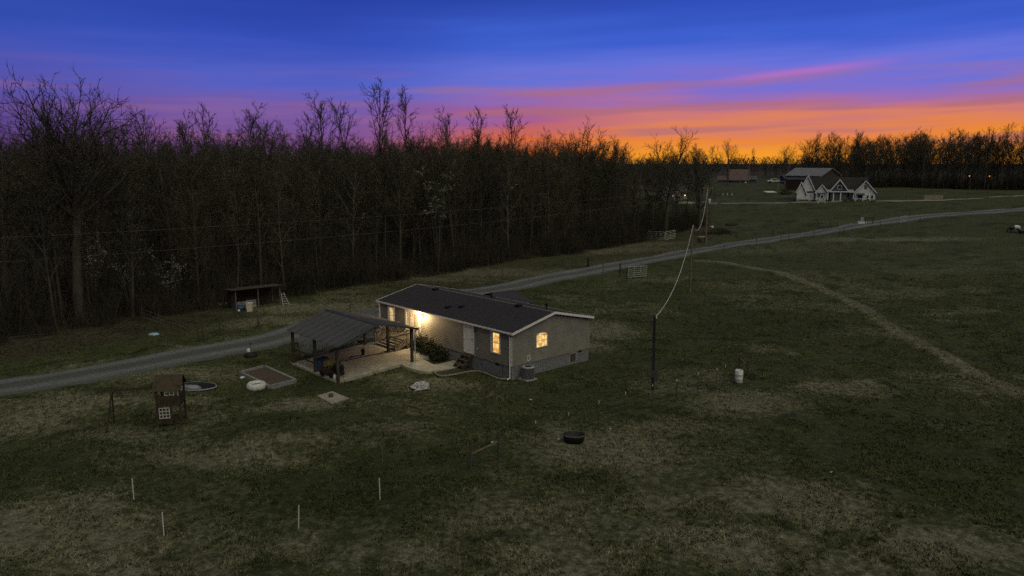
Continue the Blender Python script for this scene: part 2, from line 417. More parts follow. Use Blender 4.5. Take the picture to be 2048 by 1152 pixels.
M['dark'] = mat('dark_void', (.015, .015, .018), .6, .2)
M['darkmetal'] = mat('dark_metal', (.06, .062, .07), .5, .2, metal=.3)
M['wood'] = mat('weathered_wood', (.14, .11, .08), .85, .35, 6, .5, 20, stretch=(1, 1, .25))
M['deckwood'] = mat('deck_wood', (.17, .145, .105), .85, .3, 6, .4, 20)
M['postwood'] = mat('post_wood', (.055, .044, .034), .85, .4, 5, .5, 20, stretch=(1, 1, .2))
M['offwhite'] = mat('grubby_white', (.36, .36, .34), .7, .2, 3)
M['redwood'] = mat('play_wood', (.045, .031, .020), .85, .4, 5, .5, 20)
M['playroof'] = mat('faded_canopy', (.05, .038, .024), .9, .3, 4)
M['tin'] = mat('carport_tin', (.062, .062, .072), .5, .18, 1.2, metal=.2)
M['steel'] = mat('galvanised_tube', (.40, .43, .43), .5, .15, 4, metal=.2)
M['bark'] = mat('bark', (.062, .055, .044), .95, .4, 3, .8, 8, stretch=(1, 1, .3))
M['palebark'] = mat('pale_bark', (.115, .105, .085), .95, .35, 3, .8, 8, stretch=(1, 1, .3))
M['twig'] = mat('twigs', (.046, .042, .032), .95, .45, .6)
M['bud'] = mat('buds', (.12, .115, .05), .9, .4, .8)
M['brush'] = mat('brush', (.034, .030, .020), .95, .5, .5)
M['twig2'] = mat('reddish_twigs', (.062, .042, .033), .95, .4, .6)
M['blossom'] = mat('pale_blossom', (.15, .155, .13), .9, .3, 1)
M['leaf'] = mat('evergreen_leaf', (.032, .036, .016), .7, .5, 2.5)
M['soil'] = mat('bare_soil', (.075, .055, .042), .95, .35, 5, .7, 12)
M['rubber'] = mat('rubber', (.012, .012, .012), .7, .3)
M['whiteplastic'] = mat('white_plastic', (.50, .50, .48), .6, .25, 5)
M['blueplastic'] = mat('blue_plastic', (.03, .07, .17), .5, .2)
M['lightblue'] = mat('light_blue_plastic', (.22, .34, .42), .5, .2)
M['straw'] = mat('straw', (.13, .105, .04), .95, .45, 10, .8, 30)
M['rock'] = mat('limestone_rock', (.36, .35, .36), .9, .25, 4, .7, 10)
M['log'] = mat('pale_log', (.19, .165, .13), .9, .4, 8, .6, 20)
M['cable'] = mat('cable_jacket', (.55, .50, .44), .5, .1)
M['wire'] = mat('bare_wire', (.10, .10, .10), .6, .1)
M['acmetal'] = mat('ac_grille', (.13, .13, .135), .6, .2, 8)
M['brickred'] = mat('barn_red', (.048, .028, .024), .85, .3, 3)
M['tinroof'] = mat('grey_barn_roof', (.17, .165, .18), .5, .15, 1)
M['rust'] = mat('rusty_roof', (.095, .058, .06), .7, .25, 1)
M['farwhite'] = mat('farmhouse_white', (.60, .60, .62), .6, .06, 1)
M['fargrey'] = mat('farmhouse_grey', (.07, .075, .085), .7, .15, 1)
M['darkroof'] = mat('farmhouse_roof', (.022, .020, .022), .9, .3, 1)
M['glass'] = mat('dark_window_glass', (.015, .022, .026), .12, .2)
M['tarp'] = mat('grey_tarp', (.20, .21, .24), .6, .3, 3, .5, 8)
M['teal'] = mat('teal_awning', (.03, .07, .08), .7, .2)
def emis(name, col, s): 
    m = bpy.data.materials.new(name); m.use_nodes = True; p = m.node_tree.nodes['Principled BSDF']
    p.inputs['Base Color'].default_value = (.3, .25, .15, 1); p.inputs['Emission Color'].default_value = (*col, 1); p.inputs['Emission Strength'].default_value = s
    return m
def room_glow(name, lo, hi, s, sc=2.2):
    m = bpy.data.materials.new(name); m.use_nodes = True; nt = NT(m.node_tree); p = m.node_tree.nodes['Principled BSDF']
    p.inputs['Base Color'].default_value = (.2, .17, .12, 1); p.inputs['Roughness'].default_value = .3
    tcx = nt.n.new('ShaderNodeTexCoord'); nz = nt.noise(tcx.outputs['Object'], sc, 2, .5)
    nt.l.new(nt.ramp(nz, [(.38, lo), (.62, hi)]), p.inputs['Emission Color']); p.inputs['Emission Strength'].default_value = s
    return m
M['room'] = room_glow('lit_room', (.66, .27, .04), (1.0, .74, .26), 1.0, 3.4)
M['roomdim'] = room_glow('lit_room_behind_curtain', (.55, .36, .16), (.95, .68, .35), .75)
M['curtain'] = mat('curtain', (.35, .28, .2), .9, .1)
M['bulb'] = emis('lit_bulb', (1.0, .78, .42), 5)
M['bulbfar'] = emis('far_lamp', (1.0, .66, .32), 5)
M['bulborange'] = emis('orange_lamp', (1.0, .36, .12), 1.1)
for k_ in ('room', 'roomdim', 'bulbfar', 'bulborange'):
    try: M[k_].cycles.emission_sampling = 'NONE'
    except Exception: pass

# ------------------------------------------------------------------ GROUND
def axis(lo, hi, fine_lo, fine_hi, step, grow):
    c = list(np.arange(fine_lo, fine_hi, step)); s = step
    while c[-1] < hi: s *= grow; c.append(c[-1] + s)
    s = step; a = []
    x = fine_lo
    while x > lo: s *= grow; x -= s; a.append(x)
    return np.array(a[::-1] + c)
gx = axis(-3500, 3500, -32, 36, .42, 1.045); gy = axis(-60, 5200, 22, 78, .42, 1.03)
GX, GY = np.meshgrid(gx, gy); fx_, fy_ = GX.ravel(), GY.ravel()
Z = h1(fx_, fy_); cut, ins = ground_cut(fx_, fy_); Z = Z - cut - .16 * ins
tus = (fbm(fx_ * 1.1, fy_ * 1.1, 3) - .44) * .16 * (1 - np.clip(ins * 3, 0, 1)) * (cut < .01)
Z = Z + tus * sst((110 - np.hypot(fx_, fy_)) / 50)
verts = np.column_stack([fx_, fy_, Z]); nx, ny = len(gx), len(gy)
ii = (np.arange(ny - 1)[:, None] * nx + np.arange(nx - 1)[None, :]).ravel()
quads = np.column_stack([ii, ii + 1, ii + 1 + nx, ii + nx])
def np_mesh(name, verts, quads, material, smooth=True):
    me = bpy.data.meshes.new(name); k = quads.shape[1]
    me.vertices.add(len(verts)); me.vertices.foreach_set('co', verts.astype(np.float32).ravel())
    me.loops.add(quads.size); me.loops.foreach_set('vertex_index', quads.astype(np.int32).ravel())
    me.polygons.add(len(quads)); me.polygons.foreach_set('loop_start', np.arange(0, quads.size, k, dtype=np.int32))
    try: me.polygons.foreach_set('loop_total', np.full(len(quads), k, dtype=np.int32))
    except Exception: pass
    if smooth: me.polygons.foreach_set('use_smooth', np.ones(len(quads), bool))
    me.materials.append(material); me.update(calc_edges=True); me.validate(); return me
def add_col(me, name, r, g, b):
    a = me.color_attributes.new(name, 'FLOAT_COLOR', 'POINT')
    a.data.foreach_set('color', np.column_stack([r, g, b, np.ones_like(r)]).astype(np.float32).ravel())
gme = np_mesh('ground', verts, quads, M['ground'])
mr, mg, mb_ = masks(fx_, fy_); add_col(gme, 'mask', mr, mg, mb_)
ground = bpy.data.objects.new('ground', gme); COL.objects.link(ground)
tag(ground, 'uneven winter pasture of dark green and straw coloured grass around the home', kind='structure')

# grass blades standing on the near pasture
rs = np.random.RandomState(3)
N = 210000
yy = 24 + (96 - 24) * rs.rand(N) ** 1.15
xx = (rs.rand(N) * 2 - 1) * (yy * .70 + 1.5)
cc, inn = ground_cut(xx, yy); a_, b_ = w2l(xx, yy)
keep = (cc < .01) & (inn < .01) & ~((a_ > -17) & (a_ < .2) & (b_ > -.15) & (b_ < 8.3)) & ((fbm(xx / 1.3, yy / 1.3, 3)) > .36)
s_, u_ = edge_su(xx, yy); keep &= (u_ < 0)
xx, yy = xx[keep], yy[keep]; n_ = len(xx); zz = h1(xx, yy) + (fbm(xx * 1.1, yy * 1.1, 3) - .44) * .16 * sst((110 - np.hypot(xx, yy)) / 50)
hgt = (.045 + .095 * rs.rand(n_)) * (.6 + 1.1 * fbm(xx / 2, yy / 2, 2)); V = []; 
for k in range(2):
    an = rs.rand(n_) * 6.283; w = .024 + .024 * rs.rand(n_); ln = rs.rand(n_) * 6.283; tl = hgt * (.4 + rs.rand(n_))
    ox = rs.randn(n_) * .05; oy = rs.randn(n_) * .05
    p0 = np.column_stack([xx + ox - np.cos(an) * w, yy + oy - np.sin(an) * w, zz - .02])
    p1 = np.column_stack([xx + ox + np.cos(an) * w, yy + oy + np.sin(an) * w, zz - .02])
    p2 = np.column_stack([xx + ox + np.cos(ln) * tl, yy + oy + np.sin(ln) * tl, zz + hgt])
    V.append(np.stack([p0, p1, p2], 1))
V = np.concatenate(V).reshape(-1, 3); T3 = np.arange(len(V)).reshape(-1, 3)
bme = np_mesh('grass', V, T3, M['tuft'], False); r1, g1, b1 = masks(V[:, 0], V[:, 1]); add_col(bme, 'mask', r1, g1, b1)
go = bpy.data.objects.new('grass', bme); COL.objects.link(go); tag(go, 'short ragged winter grass tufts over the pasture', kind='stuff')

# ------------------------------------------------------------------ GRAVEL
def strip(name, pts, half, material, lift=.02, label=None, nacross=9, jitter=.6):
    v = []; lane = []; n = len(pts)
    # resample
    P = [pts[0]]
    for a, b in zip(pts[:-1], pts[1:]):
        L = math.hypot(b[0] - a[0], b[1] - a[1]); k = max(1, int(L / .8))
        for i in range(1, k + 1): P.append((a[0] + (b[0] - a[0]) * i / k, a[1] + (b[1] - a[1]) * i / k))
    P = np.array(P); D = np.gradient(P, axis=0); D /= np.linalg.norm(D, axis=1)[:, None]; Nn = np.column_stack([-D[:, 1], D[:, 0]])
    rows = []
    for j in range(nacross):
        t_ = j / (nacross - 1) * 2 - 1
        e = (fbm(np.arange(len(P)) / 2.0, np.full(len(P), 7 + 3 * np.sign(t_)), 3) - .44) * 2 * jitter * (abs(t_) > .9)
        q_ = P + Nn * (t_ * (half + e * abs(t_)))[:, None] if hasattr(e, '__len__') else P + Nn * t_ * half
        z = h1(q_[:, 0], q_[:, 1]) + lift - (.16 if abs(t_) > .99 else 0)
        rows.append(np.column_stack([q_, z])); lane.append(np.full(len(P), 1 - abs(abs(t_) - .5) / .5))
    Vv = np.stack(rows, 1).reshape(-1, 3); Lc = np.stack(lane, 1).ravel()
    m_ = len(P); i2 = (np.arange(m_ - 1)[:, None] * nacross + np.arange(nacross - 1)[None]).ravel()
    Q = np.column_stack([i2, i2 + nacross, i2 + nacross + 1, i2 + 1])
    me = np_mesh(name, Vv, Q, material); add_col(me, 'lane', Lc, Lc, Lc)
    o = bpy.data.objects.new(name, me); COL.objects.link(o); tag(o, label, kind='structure'); return o
strip('driveway', drive_c, 2.75, M['gravel'], .0, 'long grey gravel drive passing behind the home and out to the right')
strip('farm_lane', farlane, 1.5, mat('lane_gravel', (.20, .18, .15), .9, .2, 1), .06, 'pale lane running past the white farmhouse', 5)
# parking apron between drive and carport
apr = []
na, nb = 22, 14
A0 = [(-15.0 - .6 * math.sin(i * .9), -8.4 + i * (8.2 / (na - 1))) for i in range(na)]
V = []; Lc = []
dl = np.array([w2l(*p) for p in drive_c])
for i in range(na):
    a0, b0 = A0[i]
    for j in range(nb):
        t_ = j / (nb - 1)
        # towards the drive: walk back along -x/+y local
        aa = a0 - t_ * (5.5 + .35 * i) + .2 * math.sin(i * 1.7); bb = b0 + t_ * (1.2 + .10 * i) * 2
        x, y = l2w(aa, bb); V.append((x, y, hz(x, y) + .035 - (.2 if i in (0, na - 1) or j == 0 else 0))); Lc.append(.5)
i2 = (np.arange(na - 1)[:, None] * nb + np.arange(nb - 1)[None]).ravel(); Q = np.column_stack([i2, i2 + nb, i2 + nb + 1, i2 + 1])[:, ::-1]
me = np_mesh('gravel_apron', np.array(V), Q, M['gravel']); add_col(me, 'lane', np.array(Lc), np.array(Lc), np.array(Lc))
o = bpy.data.objects.new('gravel_apron', me); COL.objects.link(o); tag(o, 'gravel parking apron behind the carport', kind='structure')

# ------------------------------------------------------------------ PATIO (separate slabs)
patio = thing('patio', 'tan concrete patio and walk', None); patio['kind'] = 'structure'; del patio['label']
patio['label'] = 'tan concrete patio slabs under the carport running to the front steps'
def slab(poly, parent=patio, material='concrete', lift=.05, name='slab'):
    m = MB(); n = len(poly)
    cx = sum(p[0] for p in poly) / n; cy = sum(p[1] for p in poly) / n
    top = [Lw(a, b) + Vector((0, 0, lift)) for a, b in poly]; bot = [p - Vector((0, 0, .3)) for p in top]
    c = Lw(cx, cy) + Vector((0, 0, lift))
    m.v = [tuple(p) for p in top + bot + [c]]
    for i in range(n):
        j = (i + 1) % n; m.f += [(i, j, 2 * n), (i, i + n, j + n, j)]
    return m.build(name, M[material], parent)
def quad_slab(a0, a1, b0, b1, g=.022, k=4):
    pts = []
    A_, B_ = (a0 + g, a1 - g), (b0 + g, b1 - g)
    for i in range(k): pts.append((A_[0] + (A_[1] - A_[0]) * i / k, B_[0]))
    for i in range(k): pts.append((A_[1], B_[0] + (B_[1] - B_[0]) * i / k))
    for i in range(k): pts.append((A_[1] - (A_[1] - A_[0]) * i / k, B_[1]))
    for i in range(k): pts.append((A_[0], B_[1] - (B_[1] - B_[0]) * i / k))
    slab(pts)
xs = [-14.7, -11.3, -7.9]; ys = [-9.3, -6.2, -3.0, -.05]
for i in range(2):
    for j in range(3): quad_slab(xs[i], xs[i + 1], ys[j], ys[j + 1])
WP = []
for q_ in [(808, 733), (822, 738), (838, 743), (855, 744.5), (872, 744), (890, 741), (908, 737), (925, 732), (938, 728)]:
    g_ = G(*q_); a, b = w2l(g_.x, g_.y); WP.append((float(a), min(float(b), -.1)))
slab([(-7.86, WP[0][1])] + WP[:5] + [(WP[4][0], -1.93), (-7.86, -1.93)])
slab([(WP[4][0] + .02, -1.9)] + [p for p in WP[5:8] if p[1] > -1.85] + [(WP[7][0], -.06), (-6.4, -.06), (-6.4, -1.9)])

# ------------------------------------------------------------------ THE HOME
home = thing('mobile_home', 'long single storey tan sided home with dark shingle roof and lit windows', 'house', (NC[0], NC[1], 0), -YAW)
LEN, WID, HS, HT, RISE = 16.6, 8.14, .96, 3.41, .95
def z_in(y): return HT + RISE * (1 - abs(y - WID / 2) / (WID / 2 + .18)) - .12
def siding_wall(name, along, x0, x1, fixed, sgn, ztop):
    """lapped courses; along 'x': wall in the x-z plane facing sgn*y; along 'y': wall facing sgn*x"""
    m = MB(); z = HS; c = .136
    while z < (HT - .02 if along == 'x' else HT + RISE) - .001:
        za, zb = z, z + c
        if along == 'x': a0, a1, b0, b1 = x0, x1, x0, x1; zb = min(zb, HT - .02)
        else:
            def span(zz):
                if zz <= z_in(0): return x0, x1
                k = (zz - (HT - .12)) / RISE; hw = (WID / 2 + .18) * (1 - k); return max(x0, WID / 2 - hw), min(x1, WID / 2 + hw)
            a0, a1 = span(za); b0, b1 = span(zb)
            if b1 - b0 < .05: break
        o_, i_ = fixed + sgn * .028, fixed + sgn * .003
        def P(u, w, zz): return (u, w, zz) if along == 'x' else (w, u, zz)
        m.add([P(a0, o_, za), P(a1, o_, za), P(b1, i_, zb), P(b0, i_, zb), P(a0, fixed, za), P(a1, fixed, za)], [(0, 1, 2, 3), (4, 5, 1, 0)])
        z += c
    return m.build(name, M['siding'], home)
siding_wall('wall', 'x', -LEN, 0, 0, -1, lambda v: HT - .02)
siding_wall('wall', 'y', 0, WID, 0, 1, None)
siding_wall('wall', 'x', -LEN, 0, WID, 1, lambda v: HT - .02)
siding_wall('wall', 'y', 0, WID, -LEN, -1, None)
m = MB(); m.box(-LEN + .01, -.01, .01, WID - .01, HS - .02, HT - .05); m.build('inner_wall', M['dark'], home)
# block skirt, courses of blocks as shallow relief joined with the wall
m = MB(); m.box(-LEN + .04, -.04, .04, WID - .04, -.5, HS); fo = m.build('foundation', M['block'], home)
bl = MB().box(0, .39, -.012, 0, 0, .19).mesh('block', M['block'])
bl2 = MB().box(0, .012, 0, .39, 0, .19).mesh('block', M['block'])
m = MB()
for r_ in range(5):
    for i in range(-42, 0):
        off = .2 * (r_ % 2); x = i * .4 + off
        if x + .39 > -.02 or x < -LEN + .03: continue
        m.box(x, x + .385, .028 - random.random() * .008, .041, HS - .2 * (r_ + 1) + .01, HS - .2 * r_ - .004)
m.build('block_course', M['block'], home)['kind'] = 'stuff'
m = MB()
for r_ in range(5):
    for i in range(0, 21):
        y = .05 + i * .4 - .2 * (r_ % 2)
        if y < .04 or y + .385 > WID - .03: continue
        m.box(-.041, -.028 + random.random() * .008, y, y + .385, HS - .2 * (r_ + 1) + .01, HS - .2 * r_ - .004)
m.build('block_course', M['block'], home)['kind'] = 'stuff'
# roof: two slopes + ridge cap
OV, OE = .18, .27
def slope_roof(sgn):
    m = MB(); x0, x1 = -LEN - OE, OE; yr, zr = WID / 2, HT + RISE; ye, ze = (-OV, HT) if sgn < 0 else (WID + OV, HT)
    rows = 30; t_ = .014
    for i in range(rows):
        a, b = i / rows, (i + 1) / rows
        y0, z0 = ye + (yr - ye) * a, ze + (zr - ze) * a; y1, z1 = ye + (yr - ye) * b, ze + (zr - ze) * b
        vs_ = [(x0, y0, z0 + t_), (x1, y0, z0 + t_), (x1, y1, z1), (x0, y1, z1), (x0, y0, z0 - .01), (x1, y0, z0 - .01)]
        m.add(vs_, [(0, 1, 2, 3), (4, 5, 1, 0)] if sgn < 0 else [(3, 2, 1, 0), (0, 1, 5, 4)])
    m.add([(x0, ye, ze - .1), (x1, ye, ze - .1), (x1, yr, zr - .1), (x0, yr, zr - .1)], [(3, 2, 1, 0)] if sgn < 0 else [(0, 1, 2, 3)])
    for x in (x0, x1): m.add([(x, ye, ze - .1), (x, yr, zr - .1), (x, yr, zr), (x, ye, ze)], [(0, 1, 2, 3)])
    return m.build('roof', M['shingle'], home)
rf = slope_roof(-1); slope_roof(1)
m = MB(); x0, x1 = -LEN - OE - .01, OE + .01; y, z = WID / 2, HT + RISE
m.add([(x0, y - .16, z - .02), (x1, y - .16, z - .02), (x1, y, z + .03), (x0, y, z + .03), (x0, y + .16, z - .02), (x1, y + .16, z - .02)], [(0, 1, 2, 3), (3, 2, 5, 4)])
m.build('ridge_cap', M['shingle_cap'], rf)
# rake boards (gable trim) and eave fascia / gutter
for xx_ in (OE + .02, -LEN - OE - .02):
    for s_ in (-1, 1):
        ye = -OV if s_ < 0 else WID + OV
        m = MB(); m.beam((xx_, ye, HT - .06), (xx_, WID / 2, HT + RISE - .06), .035, .17, (0, 0, 1)); m.build('rake_board', M['white'], home)
for ye in (-OV - .02, WID + OV + .02):
    m = MB(); m.box(-LEN - OE, OE, ye - .015, ye + .015, HT - .13, HT + .02); m.build('fascia', M['trim'], home)
m = MB(); m.box(-LEN - OE, OE, -OV - .13, -OV - .04, HT - .10, HT - .015); m.build('gutter', M['trim'], home)
for x in (-LEN + .02, -.10):
    m = MB(); zb = Lz(x, -.1) + .05
    m.tube([(x, -OV - .1, HT - .08), (x, -.16, HT - .2), (x, -.06, HT - .38), (x, -.06, zb + .12), (x, -.3, zb)], .042, 6); m.build('downspout', M['white'], home)
m = MB(); m.box(-.05, .022, -.022, .06, HS - .02, HT - .1); m.build('corner_board', M['trim'], home)
m = MB(); m.box(-.03, .022, WID - .05, WID + .022, HS - .02, HT - .1); m.build('corner_board', M['siding'], home)
m = MB(); m.box(-LEN, 0, 0, -.001, HT - .12, HT - .1); m.box(-LEN - OE, OE, -OV, .02, HT - .13, HT - .115); m.build('soffit', M['trim'], home)

def window(x0, x1, z0, z1, wall='front', glow='room', arched=False, curtains=False, grid=None):
    """a frame standing proud of the siding, its glass, sash bars"""
    T = (lambda u, d, z: (u, -d, z)) if wall == 'front' else (lambda u, d, z: (d, u, z))
    w = .085
    fr = MB()
    def bx(mb, u0, u1, d0, d1, z0_, z1_):
        a = T(u0, d0, z0_); b = T(u1, d1, z1_)
        mb.box(min(a[0], b[0]), max(a[0], b[0]), min(a[1], b[1]), max(a[1], b[1]), z0_, z1_)
    if not arched:
        bx(fr, x0, x0 + w, .0, .075, z0, z1); bx(fr, x1 - w, x1, .0, .075, z0, z1); bx(fr, x0 + w, x1 - w, .0, .075, z1 - w, z1); bx(fr, x0 + w, x1 - w, .0, .08, z0, z0 + w)
        f = fr.build('window', M['white'], home)
        pm = MB(); bx(pm, x0 + w - .002, x1 - w + .002, .036, .040, z0 + w - .002, z1 - w + .002); pm.build('pane', M[glow], f)
        sm = MB(); zm = (z0 + z1) / 2; bx(sm, x0 + w, x1 - w, .043, .062, zm - .02, zm + .02)
        if grid:
            for i in range(1, grid[0]):
                u = x0 + w + (x1 - x0 - 2 * w) * i / grid[0]; bx(sm, u - .008, u + .008, .043, .052, z0 + w, z1 - w)
        sm.build('sash', M['white'], f)
        if curtains:
            cm = MB(); bx(cm, x0 + w, x0 + w + .16, .0415, .0425, z0 + w, z1 - w); cm.build('curtain', M['curtain'], f)
    else:
        # flat-arched head
        n = 10; cx = (x0 + x1) / 2; hw = (x1 - x0) / 2; zs = z1 - .22
        def arc(k, inset): 
            a = math.pi * k / n; return cx - (hw - inset) * math.cos(a), zs + (.22 - inset * .6) * math.sin(a)
        outer = [(x0, z0)] + [arc(k, 0) for k in range(n + 1)] + [(x1, z0)]
        inner = [(x0 + .05, z0 + .05)] + [arc(k, .05) for k in range(n + 1)] + [(x1 - .05, z0 + .05)]
        vs_ = [T(u, .07, z) for u, z in outer] + [T(u, .07, z) for u, z in inner] + [T(u, .0, z) for u, z in outer] + [T(u, .035, z) for u, z in inner]
        k = len(outer); fs = []
        for i in range(k):
            j = (i + 1) % k; fs += [(i, j, k + j, k + i), (2 * k + i, 2 * k + j, j, i), (k + i, k + j, 3 * k + j, 3 * k + i)]
        fr.add(vs_, fs); f = fr.build('window', M['white'], home)
        pm = MB(); pm.add([T(u, .038, z) for u, z in inner], [tuple(range(k))]); pm.build('pane', M[glow], f)
        sm = MB(); zm = (z0 + z1) / 2 - .03; bx(sm, x0 + .05, x1 - .05, .042, .06, zm - .015, zm + .015)
        for i in range(1, 4):
            u = x0 + (x1 - x0) * i / 4; bx(sm, u - .006, u + .006, .042, .05, z0 + .05, z1 - .1)
        bx(sm, x0 + .05, x1 - .05, .042, .05, (z0 + zm) / 2 - .006, (z0 + zm) / 2 + .006)
        sm.build('sash', M['trim'], f)
    return f
window(-2.14, -1.12, 1.62, 3.2, curtains=True)
window(-15.34, -14.42, 1.62, 3.14, glow='roomdim', curtains=True)
window(2.36, 3.5, 1.9, 2.98, wall='gable', arched=True)
# sliding glass door beside the porch lamp
fr = MB(); x0, x1, z0, z1 = -12.85, -10.72, 1.1, 3.22
fr.box(x0, x0 + .14, -.06, 0, z0, z1); fr.box(x1 - .14, x1, -.06, 0, z0, z1); fr.box(x0 + .14, x1 - .14, -.06, 0, z1 - .2, z1); fr.box(x0 + .14, x1 - .14, -.06, 0, z0, z0 + .08)
sd = fr.build('sliding_door', M['white'], home)
m = MB(); m.box(x0 + .14, x1 - .14, -.038, -.034, z0 + .08, z1 - .2); m.build('pane', M['roomdim'], sd)
m = MB()
for x in (x0 + .18, (x0 + x1) / 2 - .12, (x0 + x1) / 2 + .12, x1 - .18): m.box(x - .045, x + .045, -.056, -.040, z0 + .08, z1 - .2)
m.build('door_stile', M['white'], sd)
m = MB()
for x in (x0 + .42, x0 + .62): m.box(x - .06, x + .06, -.0425, -.0395, z0 + .08, z1 - .2)
m.box((x0 + x1) / 2 + .17, (x0 + x1) / 2 + .42, -.0425, -.0395, z0 + .08, z1 - .2)
m.build('curtain', M['curtain'], sd)
# white entry door
fr = MB(); x0, x1, z0, z1 = -5.22, -4.02, 1.1, 3.2
fr.box(x0, x0 + .13, -.06, 0, z0, z1); fr.box(x1 - .13, x1, -.06, 0, z0, z1); fr.box(x0 + .13, x1 - .13, -.06, 0, z1 - .13, z1); fr.box(x0 + .13, x1 - .13, -.07, 0, z0 - .02, z0 + .05)
ed = fr.build('front_door', M['white'], home)
m = MB(); m.box(x0 + .13, x1 - .13, -.040, -.0, z0 + .05, z1 - .13)
dlf = m.build('door_leaf', mat('door_white', (.62, .60, .62), .5, .05), ed)
m = MB(); m.box(x0 + .22, x1 - .22, -.052, -.041, z0 + .16, z1 - .24); m.build('storm_panel', M['white'], ed)
m = MB(); m.box(x1 - .2, x1 - .165, -.08, -.041, z0 + 1.0, z0 + 1.14); m.build('handle', M['black'], ed)
# porch lamp
lp = Vector((-10.42, -.16, 3.02))
m = MB(); m.box(lp.x - .05, lp.x + .05, -.05, 0, lp.z - .02, lp.z + .16); m.box(lp.x - .03, lp.x + .03, -.14, -.04, lp.z + .12, lp.z + .15)
lampb = m.build('porch_lamp', M['black'], home)
m = MB(); m.lathe([(0.001, -.13), (.06, -.11), (.11, -.03), (.115, .04), (.08, .10), (.001, .12)], 14, lp.x, lp.y - .02); 
m.v = [(a, b, c + lp.z) for a, b, c in m.v]; m.build('bulb', M['bulb'], lampb, True)
ld = bpy.data.lights.new('porch_light', 'POINT'); ld.energy = 300; ld.color = (1.0, .68, .34); ld.shadow_soft_size = .10
lo = bpy.data.objects.new('porch_light', ld); COL.objects.link(lo); lo.parent = home; lo.location = (lp.x, lp.y - .42, lp.z - .02)
m = MB(); m.box(-3.86, -3.74, -.12, 0, 2.86, 2.98); m.build('security_light', M['black'], home)
m = MB(); m.box(-3.72, -3.6, -.04, 0, 1.52, 1.66); m.build('socket_box', M['whiteplastic'], home)
m = MB(); m.box(1.5, 1.5, 0, 0, 0, 0)
# gable side fittings
m = MB()
for a in ((1.47, 1.51), (1.73, 1.77)): m.box(.03, .06, a[0], a[1], 1.12, 1.48)
m.box(.03, .06, 1.51, 1.73, 1.44, 1.48); m.box(.03, .06, 1.51, 1.73, 1.12, 1.16); m.build('disconnect_box', M['white'], home)
m = MB(); m.box(-.02, -.002, 6.0, 6.62, .22, .82)
cd = m.build('crawl_door', M['postwood'], home); m = MB(); m.box(-.03, -.001, 5.92, 6.0, .2, .84); m.box(-.03, -.001, 6.62, 6.7, .2, .84); m.box(-.03, -.001, 6.0, 6.62, .82, .9); m.build('frame', M['old_concrete'], cd)
m = MB(); m.box(-.02, -.001, 6.95, 7.3, .78, .92); m.build('foundation_vent', M['black'], home)
m = MB(); m.box(-1.7, -1.3, -.001, .03, .76, .9); m.build('foundation_vent', M['black'], home)
m = MB(); m.tube([(-.9, -.02, 1.15), (-.9, -.03, .95), (-.85, -.03, .3)], .018, 6); m.build('spigot_pipe', M['darkmetal'], home)
# roof vents and pipes
def roof_pt(px, py):
    # near slope plane hit, returns local x, y, z
    cp, sp_ = math.cos(pitch), math.sin(pitch); u = (px - 1024) / F; v = (576 - py) / F
    d = Vector((u, cp + v * sp_, -sp_ + v * cp)); o_ = Vector((-NC[0], -NC[1], CH))
    la = Vector((d.x * AX[0] + d.y * AX[1], d.x * AY[0] + d.y * AY[1], d.z)); lo_ = Vector((o_.x * AX[0] + o_.y * AX[1], o_.x * AY[0] + o_.y * AY[1], CH))
    k = RISE / (WID / 2 + OV); t_ = (HT + k * (lo_.y + OV) - lo_.z) / (la.z - k * la.y); return lo_ + la * t_
for px, py in ((871, 580), (896, 616), (923, 615), (1037, 613)):
    p = roof_pt(px, py); m = MB(); w = .24 if px in (871, 1037) else .15
    m.add([(p.x - w, p.y - .2, p.z + .14), (p.x + w, p.y - .2, p.z + .14), (p.x + w, p.y + .2, p.z + .16), (p.x - w, p.y + .2, p.z + .16),
           (p.x - w, p.y - .18, p.z - .06), (p.x + w, p.y - .18, p.z - .06), (p.x + w, p.y + .2, p.z - .03), (p.x - w, p.y + .2, p.z - .03)],
          [(0, 1, 2, 3), (4, 5, 1, 0), (5, 6, 2, 1), (6, 7, 3, 2), (7, 4, 0, 3)]); m.build('roof_vent', M['black'], home)
for x in (-7.4, -1.15):
    m = MB(); m.tube([(x, 4.6, HT + RISE - .2), (x, 4.6, HT + RISE + .32)], .06, 8); m.lathe([(.11, 0), (.13, .08), (.02, .16)], 8, x, 4.6); m.v[-24:] = [(a, b, c + HT + RISE + .26) for a, b, c in m.v[-24:]]
    m.build('vent_pipe', M['black'], home)
# rear porch roof seen over the ridge
m = MB(); pxa, pxb, pr = -14.6, -9.1, -12.0
yb0, yb1, zr, ze = WID + .1, WID + 3.0, 3.66, 2.9
m.add([(pxa, yb0, ze), (pr, yb0, zr), (pxb, yb0, ze), (pxa, yb1, ze), (pr, yb1, zr), (pxb, yb1, ze)], [(0, 1, 4, 3), (1, 2, 5, 4), (3, 4, 5), (0, 3, 5, 2)])
m.build('porch_roof', M['shingle'], home)
for x in (pxa + .15, pxb - .15): MB().box(x - .06, x + .06, yb1 - .3, yb1 - .18, -.2, ze).build('porch_post', M['wood'], home)

